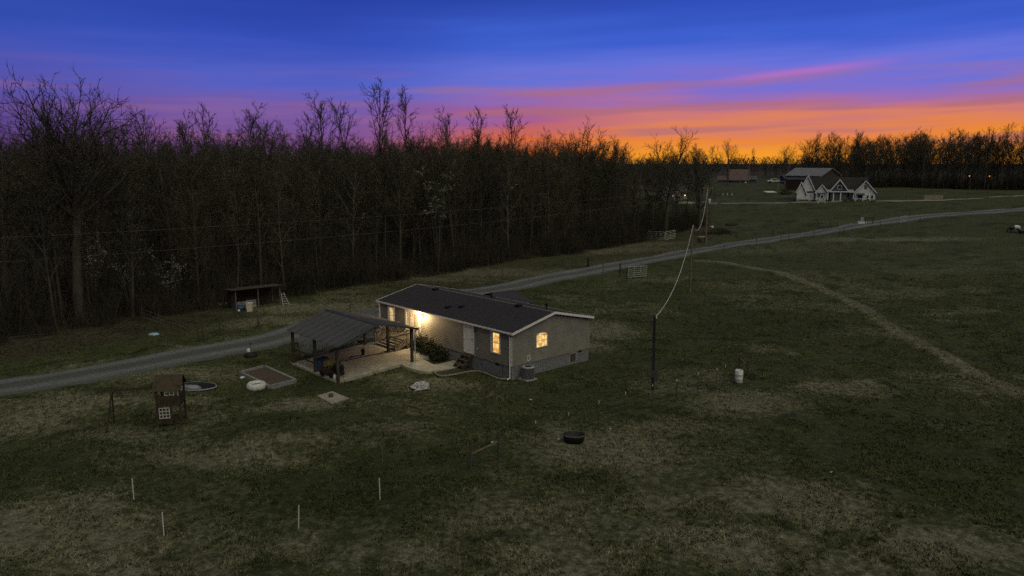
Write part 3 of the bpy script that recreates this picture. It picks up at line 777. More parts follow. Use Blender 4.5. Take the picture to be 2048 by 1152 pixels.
# ------------------------------------------------------------------ deck with stairs
dk = thing('wooden_deck', 'weathered wood deck with slatted railing and stairs at the sliding door', 'deck', (NC[0], NC[1], 0), -YAW)
X0, X1, DY, DZ = -13.75, -10.75, -1.25, 1.12
gz = Lz(-12.2, -2.2) + .05
for i in range(9):
    m = MB(); y = -.02 - i * .14; m.box(X0, X1, y - .128, y, DZ - .035, DZ + random.random() * .004); m.build('plank', M['deckwood'], dk)
m = MB(); m.box(X0, X1, DY - .06, DY - .02, DZ - .24, DZ - .04); m.box(X0, X0 + .04, DY - .02, 0, DZ - .24, DZ - .04); m.box(X1 - .04, X1, DY - .02, 0, DZ - .24, DZ - .04); m.build('joist', M['deckwood'], dk)
SX0, SX1 = X0 + .05, X1 - .05
for x, y in ((X0 + .06, DY), (X1 - .06, DY), (X0 + .06, -.1), (X1 - .06, -.1)):
    m = MB(); m.box(x - .045, x + .045, y - .045, y + .045, gz - .3, DZ + .95); m.build('post', M['deckwood'], dk)
def rail(x0, y0, z0, x1, y1, z1, n):
    m = MB(); m.beam((x0, y0, z0 + .92), (x1, y1, z1 + .92), .13, .045); m.build('handrail', M['deckwood'], dk)
    m = MB(); m.beam((x0, y0, z0 + .1), (x1, y1, z1 + .1), .05, .06); m.build('bottom_rail', M['deckwood'], dk)
    for i in range(1, n):
        t_ = i / n; x, y, z = x0 + (x1 - x0) * t_, y0 + (y1 - y0) * t_, z0 + (z1 - z0) * t_
        m = MB(); m.box(x - .018, x + .018, y - .018, y + .018, z + .1, z + .9); m.build('baluster', M['deckwood'], dk)
rail(X0 + .06, -.1, DZ, X0 + .06, DY, DZ, 9); rail(X1 - .06, -.1, DZ, X1 - .06, DY, DZ, 9)
SYB = DY - 1.15
for x in (SX0, SX1):
    rail(x, DY, DZ, x, SYB, gz + .15, 9)
    m = MB(); m.box(x - .045, x + .045, SYB - .045, SYB + .045, gz - .2, gz + 1.1); m.build('post', M['deckwood'], dk)
    m = MB(); m.beam((x, DY, DZ - .14), (x, SYB, gz + .06), .04, .24); m.build('stringer', M['deckwood'], dk)
nt_ = 4
for i in range(nt_):
    z = gz + (DZ - gz) * (i + 1) / (nt_ + 1); y = SYB + (DY - SYB) * (i + .35) / nt_
    m = MB(); m.box(SX0 + .03, SX1 - .03, y - .02, y + .26, z - .04, z); m.build('tread', mat('tread_wood', (.22, .19, .14), .8, .2) if i == 0 else bpy.data.materials['tread_wood'], dk)

# front door steps
st = thing('door_steps', 'three dark wooden steps under the white front door', 'steps', (NC[0], NC[1], 0), -YAW)
g0 = Lz(-4.8, -.6)
for i in range(3):
    z = g0 + .05 + (1.06 - g0) * (3 - i) / 3.6; y0 = -.05 - .30 * i
    m = MB(); m.box(-5.25, -4.15, y0 - .31, y0, z - .045, z); m.build('tread', M['postwood'], st)
for x in (-5.22, -4.22):
    m = MB(); m.beam((x, -.08, .86), (x, -1.0, g0 + .08), .05, .26); m.box(x - .04, x + .04, -.3, -.12, g0 - .1, .8); m.build('side_board', M['postwood'], st)

# ------------------------------------------------------------------ evergreen bushes on the wall
def leaf_cloud(n, rx, ry, rz, sz, seed, base=.0):
    rg = np.random.RandomState(seed); d = rg.randn(n, 3); d /= np.linalg.norm(d, axis=1)[:, None]
    r = (.35 + .65 * rg.rand(n) ** .4)[:, None]; p = d * r * np.array([rx, ry, rz]) * (1 + .22 * np.sin(d[:, :1] * 9 + d[:, 1:2] * 7))
    p[:, 2] = np.abs(p[:, 2] + rz * .35) + base
    a = rg.randn(n, 3); a /= np.linalg.norm(a, axis=1)[:, None]; b = np.cross(a, rg.randn(n, 3)); b /= np.linalg.norm(b, axis=1)[:, None]
    s = sz * (.6 + .8 * rg.rand(n))[:, None]
    q_ = np.stack([p - a * s, p + b * s * .5, p + a * s, p - b * s * .5], 1)
    return q_.reshape(-1, 3), np.arange(4 * n).reshape(-1, 4)
for i, (a, r, h, lab) in enumerate(((-9.9, .62, .95, 'evergreen bush by the wall nearest the porch lamp, tips lit yellow'), (-8.75, .85, 1.0, 'widest dark evergreen bush in the bed along the tan wall'), (-7.5, .8, .72, 'low dark evergreen bush at the door end of the bed'))):
    g_ = Lz(a, -.7); b = thing('evergreen_bush', lab, 'bush', l2w(a, -.75) + (g_,), random.random() * 6, 'bushes in the bed along the front wall')
    v_, f_ = leaf_cloud(1500, r, r * .85, h, .075, 50 + i); place('foliage', np_mesh('foliage', v_, f_, M['leaf'], False), b)
    m = MB()
    for k in range(9):
        an = k * .7; m.tube([(0, 0, -.05), (math.cos(an) * r * .4, math.sin(an) * r * .4, h * .6), (math.cos(an) * r * .6, math.sin(an) * r * .6, h)], [.02, .012, .004], 4, False)
    m.build('stem', M['bark'], b)

# air conditioner
ac = thing('air_conditioner', 'round grey outdoor air conditioner at the near corner of the home', 'air conditioner', l2w(.62, 1.02) + (0,), -YAW)
m = MB(); m.box(-.5, .5, -.5, .5, -.1, .06); m.build('pad', M['old_concrete'], ac)
m = MB(); 
m.lathe([(.40, .06), (.44, .07), (.44, .12)], 26); 
for k in range(52):
    an = 2 * math.pi * k / 52; c, s_ = math.cos(an), math.sin(an); m.beam((c * .43, s_ * .43, .1), (c * .43, s_ * .43, .84), .014, .03)
m.lathe([(.40, .1), (.40, .84)], 26); m.build('body', M['acmetal'], ac)
m = MB(); m.lathe([(.44, .84), (.46, .86), (.45, .92), (.30, .96), (.27, .93)], 26); m.build('top_ring', M['old_concrete'], ac, True)
m = MB(); m.lathe([(.27, .90), (.001, .88)], 20)
for k in range(8):
    an = k * math.pi / 8; m.beam((math.cos(an) * .27, math.sin(an) * .27, .94), (-math.cos(an) * .27, -math.sin(an) * .27, .94), .008)
m.build('fan_grille', M['black'], ac)

# ------------------------------------------------------------------ CARPORT
cp_ = thing('carport', 'open carport with ribbed metal gable roof on dark wooden posts', 'carport', (NC[0], NC[1], 0), -YAW)
CX0, CX1, CYL, CYR = -14.7, -7.6, -9.2, -2.85
CYM = (CYL + CYR) / 2; ZE, ZR = 2.62, 3.68; ZEs = {-1: 2.62, 1: 2.93}; ovh = .22
for y in (CYL + .05, CYR - .05):
    for x in (-14.45, -11.05, -7.85):
        g_ = Lz(x, y); m = MB(); m.box(x - .09, x + .09, y - .09, y + .09, g_ - .1, ZEs[-1 if y < CYM else 1] - .03); m.build('post', M['postwood'], cp_)
for y in (CYL + .05, CYR - .05):
    ZZ = ZEs[-1 if y < CYM else 1]; m = MB(); m.box(CX0 + .05, CX1 - .05, y - .04, y + .04, ZZ - .15, ZZ - .025); m.build('eave_beam', M['darkmetal'], cp_)
def trz(y): z0_ = ZEs[-1 if y < CYM else 1]; return z0_ + (ZR - z0_) * (1 - abs(y - CYM) / (CYM - CYL)) - .06
for x in (-14.45, -11.05, -7.85):
    m = MB(); n = 8; 
    for s_ in (-1, 1):
        yo = CYM + s_ * (CYM - CYL - .08)
        m.beam((x, yo, trz(yo)), (x, CYM, trz(CYM)), .04, .05)
        low = []
        for k in range(n + 1):
            t_ = k / n; y = yo + (CYM - yo) * t_; low.append((x, y, trz(y) - .05 - .34 * math.sin(math.pi * (.12 + .76 * t_)) ** .8))
        for k in range(n): m.beam(low[k], low[k + 1], .03, .035)
        for k in range(n):
            ya = yo + (CYM - yo) * (k + .5) / n; m.beam(low[k], (x, ya, trz(ya)), .02); m.beam((x, ya, trz(ya)), low[k + 1], .02)
    m.beam((x, CYM, trz(CYM)), (x, CYM, trz(CYM) - .42), .05)
    m.build('truss', M['darkmetal'], cp_)
m = MB(); m.beam((-7.85, CYL + .1, 2.32), (-7.85, CYR - .1, 2.50), .05, .05); m.build('tie_bar', M['darkmetal'], cp_)
m = MB(); m.lathe([(.03, 0), (.09, .04), (.05, .14), (.001, .15)], 10, -7.8, CYM); m.v = [(a, b, c + trz(CYM) - .62) for a, b, c in m.v]; m.build('hanging_lamp', M['darkmetal'], cp_)
m = MB(); m.box(-7.9, -7.7, CYL + 1.7, CYL + 2.0, 2.5, 2.66); m.build('floodlight', M['black'], cp_)
# purlins
for s_ in (-1, 1):
    for k in range(1, 5):
        y = CYM + s_ * (CYM - CYL) * k / 5; m = MB(); m.box(CX0, CX1, y - .03, y + .03, trz(y) + .02, trz(y) + .052); m.build('purlin', M['darkmetal'], cp_)
# ribbed sheets
SW = (CX1 + ovh - (CX0 - ovh)) / 8
def sheet(s_):
    m = MB(); k = (ZR - ZEs[s_]) / (CYM - CYL); prof = []
    nr = 6; p = SW / nr
    for i in range(nr):
        u = i * p; prof += [(u, 0), (u + p * .62, 0), (u + p * .70, .055), (u + p * .88, .055)]
    prof.append((SW + .01, 0)); yo = -(CYM - CYL + .22) if s_ < 0 else (CYM - CYL + .22)
    v_ = []
    for u, z in prof: v_ += [(u, 0, z), (u, yo, z - abs(yo) * k)]
    f_ = [(2 * i, 2 * i + 2, 2 * i + 3, 2 * i + 1) if s_ > 0 else (2 * i + 1, 2 * i + 3, 2 * i + 2, 2 * i) for i in range(len(prof) - 1)]
    m.add(v_, f_); return m.mesh('roof_panel', M['tin'])
for s_ in (-1, 1):
    me = sheet(s_)
    for i in range(8): place('roof_panel', me, cp_, (CX0 - ovh + i * SW, CYM, ZR + .01 * (i % 2) * .3))
m = MB(); m.beam((CX0 - ovh, CYM - .1, ZR + .03), (CX1 + ovh, CYM - .1, ZR + .03), .22, .02, (0, -.3, 1)); m.beam((CX0 - ovh, CYM + .1, ZR + .03), (CX1 + ovh, CYM + .1, ZR + .03), .22, .02, (0, .3, 1)); m.build('ridge_cap', M['tin'], cp_)
for s_ in (-1, 1):
    m = MB(); yo = CYM + s_ * (CYM - CYL + .22); m.beam((CX1 + ovh + .02, yo, ZEs[s_] - .06), (CX1 + ovh + .02, CYM, ZR), .03, .1); m.build('end_trim', M['tin'], cp_)
m = MB(); m.box(CX0 - ovh, CX1 + ovh, CYR + .2, CYR + .31, ZEs[1] - .17, ZEs[1] - .09); m.build('gutter', M['steel'], cp_)
m = MB(); m.tube([(CX1, CYR + .25, ZEs[1] - .1), (CX1 - .02, CYR + .12, ZEs[1] - .4), (CX1 - .05, CYR + .1, ZEs[1] - .6), (CX1 - .05, CYR + .1, .25)], .045, 6); m.build('downspout', M['steel'], cp_)
# side rails on the left bay
for z0 in (1.15, .72):
    m = MB(); m.beam((-14.45, CYL + .03, z0 + Lz(-14.45, CYL)), (-11.05, CYL + .03, z0 - .03), .05, .11); m.build('side_rail', M['postwood'], cp_)
m = MB(); m.box(-7.98, -7.9, CYL + .2, CYL + .3, 1.2, 1.4); m.build('hook', M['black'], cp_)

# things on the carport floor
g_ = Lz(-10.7, -8.6) + .05
o = MB(); bb = thing('waste_bin', 'blue plastic wheelie bin beside the middle left carport post', 'bin', l2w(-10.75, -8.75) + (g_,), -YAW + .1)
o.add([(-.26, -.28, .04), (.26, -.28, .04), (.26, .28, .04), (-.26, .28, .04), (-.32, -.36, .95), (.32, -.36, .95), (.32, .36, .95), (-.32, .36, .95)], [(0, 3, 2, 1), (0, 1, 5, 4), (1, 2, 6, 5), (2, 3, 7, 6), (3, 0, 4, 7)]); o.build('body', M['blueplastic'], bb)
m = MB(); m.add([(-.34, -.4, .95), (.34, -.4, .95), (.34, .4, 1.0), (-.34, .4, 1.0), (-.28, -.3, 1.03), (.28, -.3, 1.03), (.28, .32, 1.07), (-.28, .32, 1.07)], [(0, 1, 5, 4), (1, 2, 6, 5), (2, 3, 7, 6), (3, 0, 4, 7), (4, 5, 6, 7), (3, 2, 1, 0)]); m.build('lid', M['black'], bb)
for x in (-.3, .3): m = MB(); m.tube([(x - .03, .3, .12), (x + .03, .3, .12)], .12, 12); m.build('wheel', M['rubber'], bb)
def blob_mesh(name, rx, ry, rz, seed, material, n=18, k=10, rough=.12, flat=0):
    rg = random.Random(seed); m = MB(); ph = [rg.random() * 6 for _ in range(6)]
    for i in range(k + 1):
        th = math.pi * i / k
        for j in range(n):
            a = 2 * math.pi * j / n
            w = 1 + rough * (math.sin(3 * a + ph[0]) * math.sin(th * 2 + ph[1]) + .6 * math.sin(5 * a + ph[2] + th * 3) + .4 * math.sin(7 * th + ph[3] + 2 * a)) + rg.uniform(-rough, rough) * .35
            z = math.cos(th) * rz * w; m.v.append((math.sin(th) * math.cos(a) * rx * w, math.sin(th) * math.sin(a) * ry * w, z * (1 if z > 0 else .6 + .4 * (1 - flat)) + rz * .55))
    for i in range(k):
        for j in range(n): m.f.append((i * n + j, (i + 1) * n + j, (i + 1) * n + (j + 1) % n, i * n + (j + 1) % n))
    return m.mesh(name, material, True)
x, y = l2w(-9.6, -8.6); hp = thing('hay_pile', 'loose yellowish hay heaped on a dark cart under the carport', 'hay', (x, y, Lz(-9.6, -8.6) + .62), .3)
place('heap', blob_mesh('heap', .62, .55, .40, 4, M['straw'], 20, 12, .13), hp)
v_, f_ = leaf_cloud(900, .66, .58, .42, .06, 77); place('loose_straw', np_mesh('loose_straw', v_, f_, M['straw'], False), hp)['kind'] = 'stuff'
ct = thing('cart', 'dark red wooden cart heaped with hay', 'cart', l2w(-9.35, -8.75) + (Lz(-9.4, -8.7) + .05,), -YAW + .15)
m = MB(); m.box(-.75, .75, -.45, .45, .25, .62); m.build('bed', M['brickred'], ct)
for x in (-.5, .5):
    for y in (-.5, .5): m = MB(); m.tube([(x, y - .04, .22), (x, y + .04, .22)], .22, 14); m.build('wheel', M['rubber'], ct)
m = MB(); m.beam((.75, 0, .3), (1.1, 0, .75), .04); m.build('handle', M['darkmetal'], ct)
gr = thing('grill', 'black covered barrel grill with white bottle beside the near left carport post', 'grill', l2w(-8.45, -8.75) + (Lz(-8.4, -8.7) + .05,), -YAW)
m = MB(); m.tube([(-.34, 0, .78), (-.3, 0, .78), (.3, 0, .78), (.34, 0, .78)], [.2, .29, .29, .2], 14); m.build('barrel', M['black'], gr)
for x in (-.28, .28):
    for y in (-.2, .2): m = MB(); m.beam((x, y, 0), (x * .8, y * .7, .6), .035); m.build('leg', M['darkmetal'], gr)
m = MB(); m.box(-.5, .5, -.42, -.3, .72, .75); m.build('shelf', M['black'], gr)
m = MB(); m.tube([(.1, -.15, .95), (.1, -.15, 1.2)], .035, 8); m.build('chimney', M['black'], gr)
jg = thing('bottle', 'white plastic jug hanging on the front of the black grill', 'jug', l2w(-8.3, -9.16) + (Lz(-8.3, -9.1) + .08,))
m = MB(); m.lathe([(.0, 0), (.1, 0), (.11, .05), (.11, .25), (.05, .33), (.03, .38), (.0, .38)], 12); m.build('body', M['whiteplastic'], jg, True)
m = MB(); m.lathe([(.035, .38), (.035, .42), (.0, .42)], 8); m.build('cap', M['lightblue'], jg)
pt = thing('planter_pot', 'small dark flower pot standing on the patio between the carport posts', 'pot', l2w(-12.0, -4.6) + (Lz(-12.0, -4.6) + .05,))
m = MB(); m.lathe([(0, 0), (.11, 0), (.16, .38), (.18, .4), (.14, .4), (.12, .3), (0, .3)], 12); m.build('body', M['black'], pt, True)
m = MB(); 
for k in range(7): an = k * .9; m.tube([(0, 0, .3), (math.cos(an) * .05, math.sin(an) * .05, .5), (math.cos(an) * .12, math.sin(an) * .12, .6)], [.012, .01, .003], 4)
m.build('stem', M['bark'], pt)

# ------------------------------------------------------------------ garden edging logs
edge_pts = [(867, 745), (873, 751), (880, 754), (895, 753.5), (920, 749), (945, 744.5), (960, 745), (975, 750), (993, 758), (1008, 760.5), (1021, 759.5)]
ep = smooth_path([(G(*p).x, G(*p).y) for p in edge_pts], 6)
ge = thing('garden_edging', 'pale curving border of laid logs between the front beds and the lawn', 'edging', (0, 0, 0))
acc = 0; seg = []
for a, b in zip(ep[:-1:3], ep[3::3]):
    m = MB(); m.tube([(a[0], a[1], hz(*a) + .08), (b[0], b[1], hz(*b) + .08)], .07, 7); m.build('log', M['log'], ge)
# dark mulch bed behind the edging
mb2 = MB(); n = len(ep)
inner = [(WP[4][0] + .08, WP[4][1]), (WP[5][0] + .1, WP[5][1]), (WP[6][0] + .1, WP[6][1]), (WP[7][0] + .1, -.15), (-3.0, -.1), (-1.6, -.1), (-.3, -.1)]
ip = smooth_path([l2w(*p) for p in inner], 8); k = len(ip)
for i in range(k):
    e = ep[int(i / (k - 1) * (n - 1))]
    mb2.v += [(e[0], e[1], hz(*e) + .04), (ip[i][0], ip[i][1], hz(*ip[i]) + .04)]
for i in range(k - 1): mb2.f.append((2 * i, 2 * i + 2, 2 * i + 3, 2 * i + 1))
tag(mb2.build('mulch_bed', mat('mulch', (.032, .032, .020), .95, .5, 6, .8, 14)), 'dark mulch bed between the log border and the block skirt', kind='structure')

# boulder, slab cover with lid
p = G(842, 779); ro = place('boulder', blob_mesh('boulder', .62, .42, .38, 9, M['rock'], 12, 7, .22, 1), None, (p.x, p.y, p.z - .05), (0, 0, .4)); tag(ro, 'pale angular boulder on the lawn below the patio', 'rock')
for pl_ in ro.data.polygons: pl_.use_smooth = False
c4_ = [G(634, 793), G(664, 784), G(698, 798), G(664, 809)]
m = MB(); b0 = [Vector((v.x, v.y, v.z + .06)) for v in c4_]; m.v = [tuple(v) for v in b0] + [(v.x, v.y, v.z - .3) for v in b0]
m.f = [(3, 2, 1, 0), (0, 1, 5, 4), (1, 2, 6, 5), (2, 3, 7, 6), (3, 0, 4, 7)]
sl = thing('well_cover', 'square concrete well cover slab with a small round cap in the lawn', 'well cover'); m.build('slab', mat('well_concrete', (.28, .25, .21), .9, .2, 2, .4, 20), sl)
p = G(662, 796); m = MB(); m.lathe([(.0, .26), (.13, .24), (.16, .2), (.15, .05), (.15, 0)], 12, p.x, p.y); m.v = [(a, b, c + p.z + .06) for a, b, c in m.v]; m.build('cap', M['darkmetal'], sl, True)

# raised bed
def px_on(px, py, z):
    x, y = pxflat(px, py, z); return Vector((x, y, z))
rb = thing('raised_bed', 'rectangular raised garden bed edged in weathered grey timbers and filled with soil', 'raised bed')
cs = [G(480, 750), G(540, 779), G(591, 766), G(529, 738)]
zb = sum(c.z for c in cs) / 4
C2 = [Vector((c.x, c.y, zb)) for c in cs]
greyt = mat('grey_timber', (.19, .19, .19), .9, .35, 5, .6, 14)
for i in range(4):
    a, b = C2[i], C2[(i + 1) % 4]; d = (b - a).normalized() * .12
    m = MB(); m.beam(a + Vector((0, 0, .12)) - d * 0, b + Vector((0, 0, .12)), .19, .34); m.build('timber', greyt, rb)
m = MB(); m.v = [(c.x, c.y, zb + .17) for c in C2]; m.f = [(0, 1, 2, 3)]; m.build('soil', M['soil'], rb)
p = G(513, 778); tp = thing('tractor_tyre_planter', 'white painted tractor tyre planter against the raised bed', 'planter', p)
m = MB(); n = 22
prof = [(.34, .30), (.40, .44), (.52, .46), (.60, .40), (.64, .2), (.60, .02), (.5, 0)]
for i, (r, z) in enumerate(prof):
    for k in range(n): 
        a = 2 * math.pi * k / n; s_ = 1 + (.035 if k % 2 else -.02) * (1 if 2 < i < 6 else 0); m.v.append((r * s_ * math.cos(a), r * s_ * math.sin(a), z))
for i in range(len(prof) - 1):
    for k in range(n): m.f.append((i * n + k, i * n + (k + 1) % n, (i + 1) * n + (k + 1) % n, (i + 1) * n + k))
m.f = [tuple(reversed(f)) for f in m.f]; m.build('tyre', M['whiteplastic'], tp, True); m = MB(); m.lathe([(.4, .28), (.001, .3)], 16); m.build('soil', M['soil'], tp)
p = G(485, 757); tag(place('stone', blob_mesh('stone', .2, .12, .1, 21, M['whiteplastic'], 9, 6, .2), None, p, (0, 0, .5)), 'small white stone left of the raised bed corner', 'stone')
p = G(502, 713); ty = thing('flat_tyre', 'black tyre lying flat in the grass beside the drive', 'tyre', p)
m = MB(); m.lathe([(.26, .05), (.3, .22), (.42, .26), (.5, .18), (.5, .06), (.42, 0)], 20); m.build('tread', M['rubber'], ty, True); m = MB(); m.lathe([(.27, .06), (.001, .05)], 16); m.build('inside', M['dark'], ty)
p = G(498, 708); bk = thing('bucket', 'upturned white bucket sitting on the black tyre', 'bucket', (p.x, p.y - .1, p.z + .2))
m = MB(); m.lathe([(.14, 0), (.15, .02), (.11, .27), (.0, .28)], 14); m.build('body', M['whiteplastic'], bk, True); m = MB(); m.tube([(-.14, 0, .05), (0, -.16, .02), (.14, 0, .05)], .006, 4); m.build('handle', M['steel'], bk)
p = G(501, 695); tag(MB().tube([(0, 0, -.05), (0, 0, .25)], .015, 5).tube([(0, 0, .25), (0, 0, .38)], [.09, .07], 8).build('marker', M['darkmetal'], None, loc=p), 'small dark marker standing at the edge of the drive behind the tyre', 'marker')
# shallow lined pond
p = G(392, 776); pd = thing('garden_pond', 'small dark oval garden pond liner with a grey tarp inside beside the playset', 'pond', p, -.15)
m = MB(); m.lathe([(.98, .0), (1.0, .10), (.94, .12), (.86, .04), (.6, -.02), (.001, -.02)], 26, sx=1.35, sy=.85); m.v = [(a, b, c + .06) for a, b, c in m.v]; m.build('liner', M['dark'], pd, True)
m = MB(); m.lathe([(1.0, .06), (1.05, .12), (1.09, .06)], 26, sx=1.35, sy=.85); m.v = [(a, b, c + .05) for a, b, c in m.v]; m.build('rim', M['tarp'], pd, True)
place('tarp', blob_mesh('tarp', .75, .32, .12, 5, M['tarp'], 16, 8, .35), pd, (-.35, -.15, .02))

# ------------------------------------------------------------------ playset
p = G(345, 845); ps = thing('playset', 'brown wooden playset tower with canopy, white toy window and swing beam', 'playset', p, R(12))
W2, D2, HD, HTt = .62, .62, 1.25, 2.15
for x in (-W2, W2):
    for y in (-D2, D2): m = MB(); m.box(x - .05, x + .05, y - .05, y + .05, -.1, HTt + .25); m.build('post', M['redwood'], ps)
for k in range(6): m = MB(); m.box(-W2, W2, -D2 + k * .21, -D2 + k * .21 + .19, HD, HD + .03); m.build('plank', M['redwood'], ps)
for k in range(7):
    m = MB(); x = -W2 + .06 + k * .17; m.box(x, x + .15, -D2 - .06, -D2 - .03, HD - .05 + (0 if k < 4 else 0), HD + .62); m.build('plank', M['redwood'], ps)
for k in range(7):
    m = MB(); y = -D2 + .06 + k * .17; m.box(W2 + .03, W2 + .06, y, y + .15, HD - .05, HD + .6); m.build('plank', M['redwood'], ps)
for k in range(4):
    m = MB(); x = -W2 + .06 + k * .19; m.box(x, x + .17, -D2 - .06, -D2 - .03, .15, HD - .07); m.build('plank', M['redwood'], ps)
m = MB(); z0, z1 = HTt, HTt + .75
m.add([(-W2 - .15, -D2 - .2, z0), (W2 + .15, -D2 - .2, z0), (W2 + .15, 0, z1), (-W2 - .15, 0, z1), (-W2 - .15, D2 + .2, z0), (W2 + .15, D2 + .2, z0)], [(0, 1, 2, 3), (3, 2, 5, 4), (3, 4, 5, 2)]); m.build('canopy', M['playroof'], ps)
wi = MB(); X, Zc, hw, hh = -.22, .82, .27, .30
for u in (-hw, -hw / 3, hw / 3, hw): wi.box(X + u - .025, X + u + .025, -D2 - .10, -D2 - .065, Zc - hh - .025, Zc + hh + .025)
for u in (-hh, -hh / 3, hh / 3, hh): wi.box(X - hw, X + hw, -D2 - .108, -D2 - .0665, Zc + u - .025, Zc + u + .025)
wi.build('toy_window', M['offwhite'], ps)
def sqframe(cx, cz, w, h, t_=.04, gap=False):
    m = MB(); m.box(cx - w, cx - w + t_, -D2 - .1, -D2 - .065, cz - h, cz + h); m.box(cx - w + t_, cx + w, -D2 - .1, -D2 - .065, cz + h - t_, cz + h); m.box(cx - w + t_, cx + w, -D2 - .1, -D2 - .065, cz - h, cz - h + t_)
    if not gap: m.box(cx + w - t_, cx + w, -D2 - .1, -D2 - .065, cz - h + t_, cz + h - t_)
    return m
sqframe(-.05, HD + .70, .1, .11, gap=True).build('white_frame', M['offwhite'], ps); sqframe(.24, HD + .72, .13, .12).build('white_frame', M['offwhite'], ps)
m = MB(); m.box(.55, .6, -D2 - .1, -D2 - .06, HD + .55, HD + .98); m.build('white_slat', M['offwhite'], ps)
m = MB(); m.beam((-W2, 0, HTt + .05), (-3.25, 0, HTt - .02), .09, .13); m.build('swing_beam', M['redwood'], ps)
for y in (-.75, .75): m = MB(); m.beam((-3.1, 0, HTt), (-3.35, y, -.1), .08); m.build('leg', M['redwood'], ps)
m = MB(); m.beam((-3.22, -.42, .9), (-3.22, .42, .9), .05); m.build('cross_brace', M['redwood'], ps)

# ------------------------------------------------------------------ white stakes
for (bx_, by, tx, ty_, lab) in ((268, 1001, 268, 966, 'thin white stake in the lawn, farthest left of the four'), (328, 1072, 328, 1034, 'thin white stake in the lawn, closest to the bottom edge'), (597, 1057, 600, 1019, 'thin white stake leaning slightly right in the lawn'), (760, 1000, 760, 963, 'thin pale green white stake farthest right of the four')):
    p = G(bx_, by); d = math.hypot(p.x, p.y); h = 1.05; dx = (tx - bx_) / F * d
    tag(MB().tube([(0, 0, -.1), (dx, 0, h)], .026, 7).build('stake', M['whiteplastic'], None, loc=p), lab, 'stake', 'white stakes in the near lawn')

# ------------------------------------------------------------------ fences, poles, gates
def fence_line(name, label, pts, wires=(.35, .7, 1.05), ph=1.25, pr=.03, material='postwood', wr=.006, mesh_=False, group=None, cap=None):
    f = thing(name, label, 'fence'); P = [G(*q_) if len(q_) == 2 else Vector(q_) for q_ in pts]
    for p in P:
        m = MB(); m.tube([(p.x, p.y, p.z - .1), (p.x + random.uniform(-.03, .03), p.y, p.z + ph * random.uniform(.92, 1.08))], pr, 6); m.build('post', M[material], f)
        if cap: m = MB(); m.tube([(p.x, p.y, p.z + ph * 1.05), (p.x, p.y, p.z + ph * 1.17)], pr * 1.15, 6); m.build('post_cap', M[cap], f)
    for w in wires:
        m = MB()
        for a, b in zip(P[:-1], P[1:]): m.tube([a + Vector((0, 0, w)), b + Vector((0, 0, w))], wr, 3, False)
        m.build('wire', M['wire'], f)
    return f
fence_line('wire_fence', 'low wire fence with thin steel posts crossing the near lawn', [(1071, 896), (1137, 878), (1197, 852), (1250, 832), (1304, 815), (1352, 805), (1395, 790), (1432, 780), (1449, 773)], pr=.022, ph=1.3, cap='whiteplastic')
br = thing('fence_brace', 'pair of dark wooden fence posts joined by a sloping grey rail in the near lawn', 'fence')
pa, pb = G(942, 937), G(997, 918)
for p in (pa, pb): m = MB(); m.tube([(p.x, p.y, p.z - .1), (p.x, p.y, p.z + 1.5)], .065, 8); m.build('post', M['postwood'], br)
m = MB(); m.beam(pa + Vector((0, 0, .75)), pb + Vector((0, 0, .95)), .07); m.build('rail', M['wood'], br)
m = MB(); m.tube([pa + Vector((0, 0, 1.3)), pb + Vector((0, 0, .2))], .008, 3); m.build('wire', M['wire'], br)
fence_line('wire_fence', 'wire fence running up the pasture from the corner posts by the white barrel', [(1449, 722), (1432, 690), (1416, 663), (1400, 640)], pr=.022, ph=1.15)
br = thing('fence_brace', 'dark corner posts with a cross rail behind the white barrel', 'fence')
pa, pb = G(1479, 738), G(1495, 752)
for p in (pa, pb): m = MB(); m.tube([(p.x, p.y, p.z - .1), (p.x, p.y, p.z + 1.1)], .07, 8); m.build('post', M['postwood'], br)
m = MB(); m.beam(pa + Vector((0, 0, .8)), pb + Vector((0, 0, .75)), .06); m.build('rail', M['wood'], br)
p = G(1503, 757); tag(place('tyre_scrap', MB().lathe([(.12, 0), (.2, .08), (.24, .03), (.2, 0)], 12).mesh('tyre_scrap', M['rubber'], True), None, p), 'small black rubber ring lying by the corner post', 'scrap')
p = G(1477, 765); ba = thing('barrel', 'white plastic drum standing by the corner fence post', 'barrel', p)
m = MB(); m.lathe([(0, 0), (.25, 0), (.28, .04), (.285, .28), (.295, .3), (.285, .32), (.285, .58), (.295, .6), (.285, .62), (.28, .86), (.25, .9), (.22, .88), (0, .88)], 20); m.build('drum', M['whiteplastic'], ba, True)
m = MB(); m.lathe([(.04, .88), (.04, .905), (0, .905)], 8, .1, 0); m.build('bung', M['black'], ba)
p = G(1148, 884); tr = thing('water_trough', 'black round rubber stock trough in the grass beside the wire fence', 'trough', p)
m = MB(); m.lathe([(0, .04), (.42, .05), (.52, .45), (.58, .46), (.60, .42), (.54, .3), (.46, 0), (0, 0)], 24, sx=1.08, sy=.85); m.build('tub', M['rubber'], tr, True)
m = MB(); m.tube([(math.cos(a) * .585 * 1.08, math.sin(a) * .585 * .85, .45) for a in [2 * math.pi * k / 28 for k in range(29)]], .025, 6, False); m.build('rim', mat('worn_rubber', (.11, .10, .09), .6, .3), tr, True)
for i, (px, py, lab) in enumerate(((985, 885, 'white scrap in the grass next to the braced fence posts'), (1117, 879, 'white scrap in the grass left of the black trough'), (1220, 858, 'tiny white scrap in the grass right of the black trough'), (1061, 800, 'white scrap in the lawn below the air conditioner'), (1663, 945, 'tiny white scrap far out in the near pasture'), (1898, 627, 'pale pebble high on the right hand pasture'))):
    p = G(px, py); tag(place('scrap', blob_mesh('scrap', .11, .07, .035, 30 + i, M['whiteplastic'], 8, 5, .25), None, p, (0, 0, i)), lab, 'scrap')

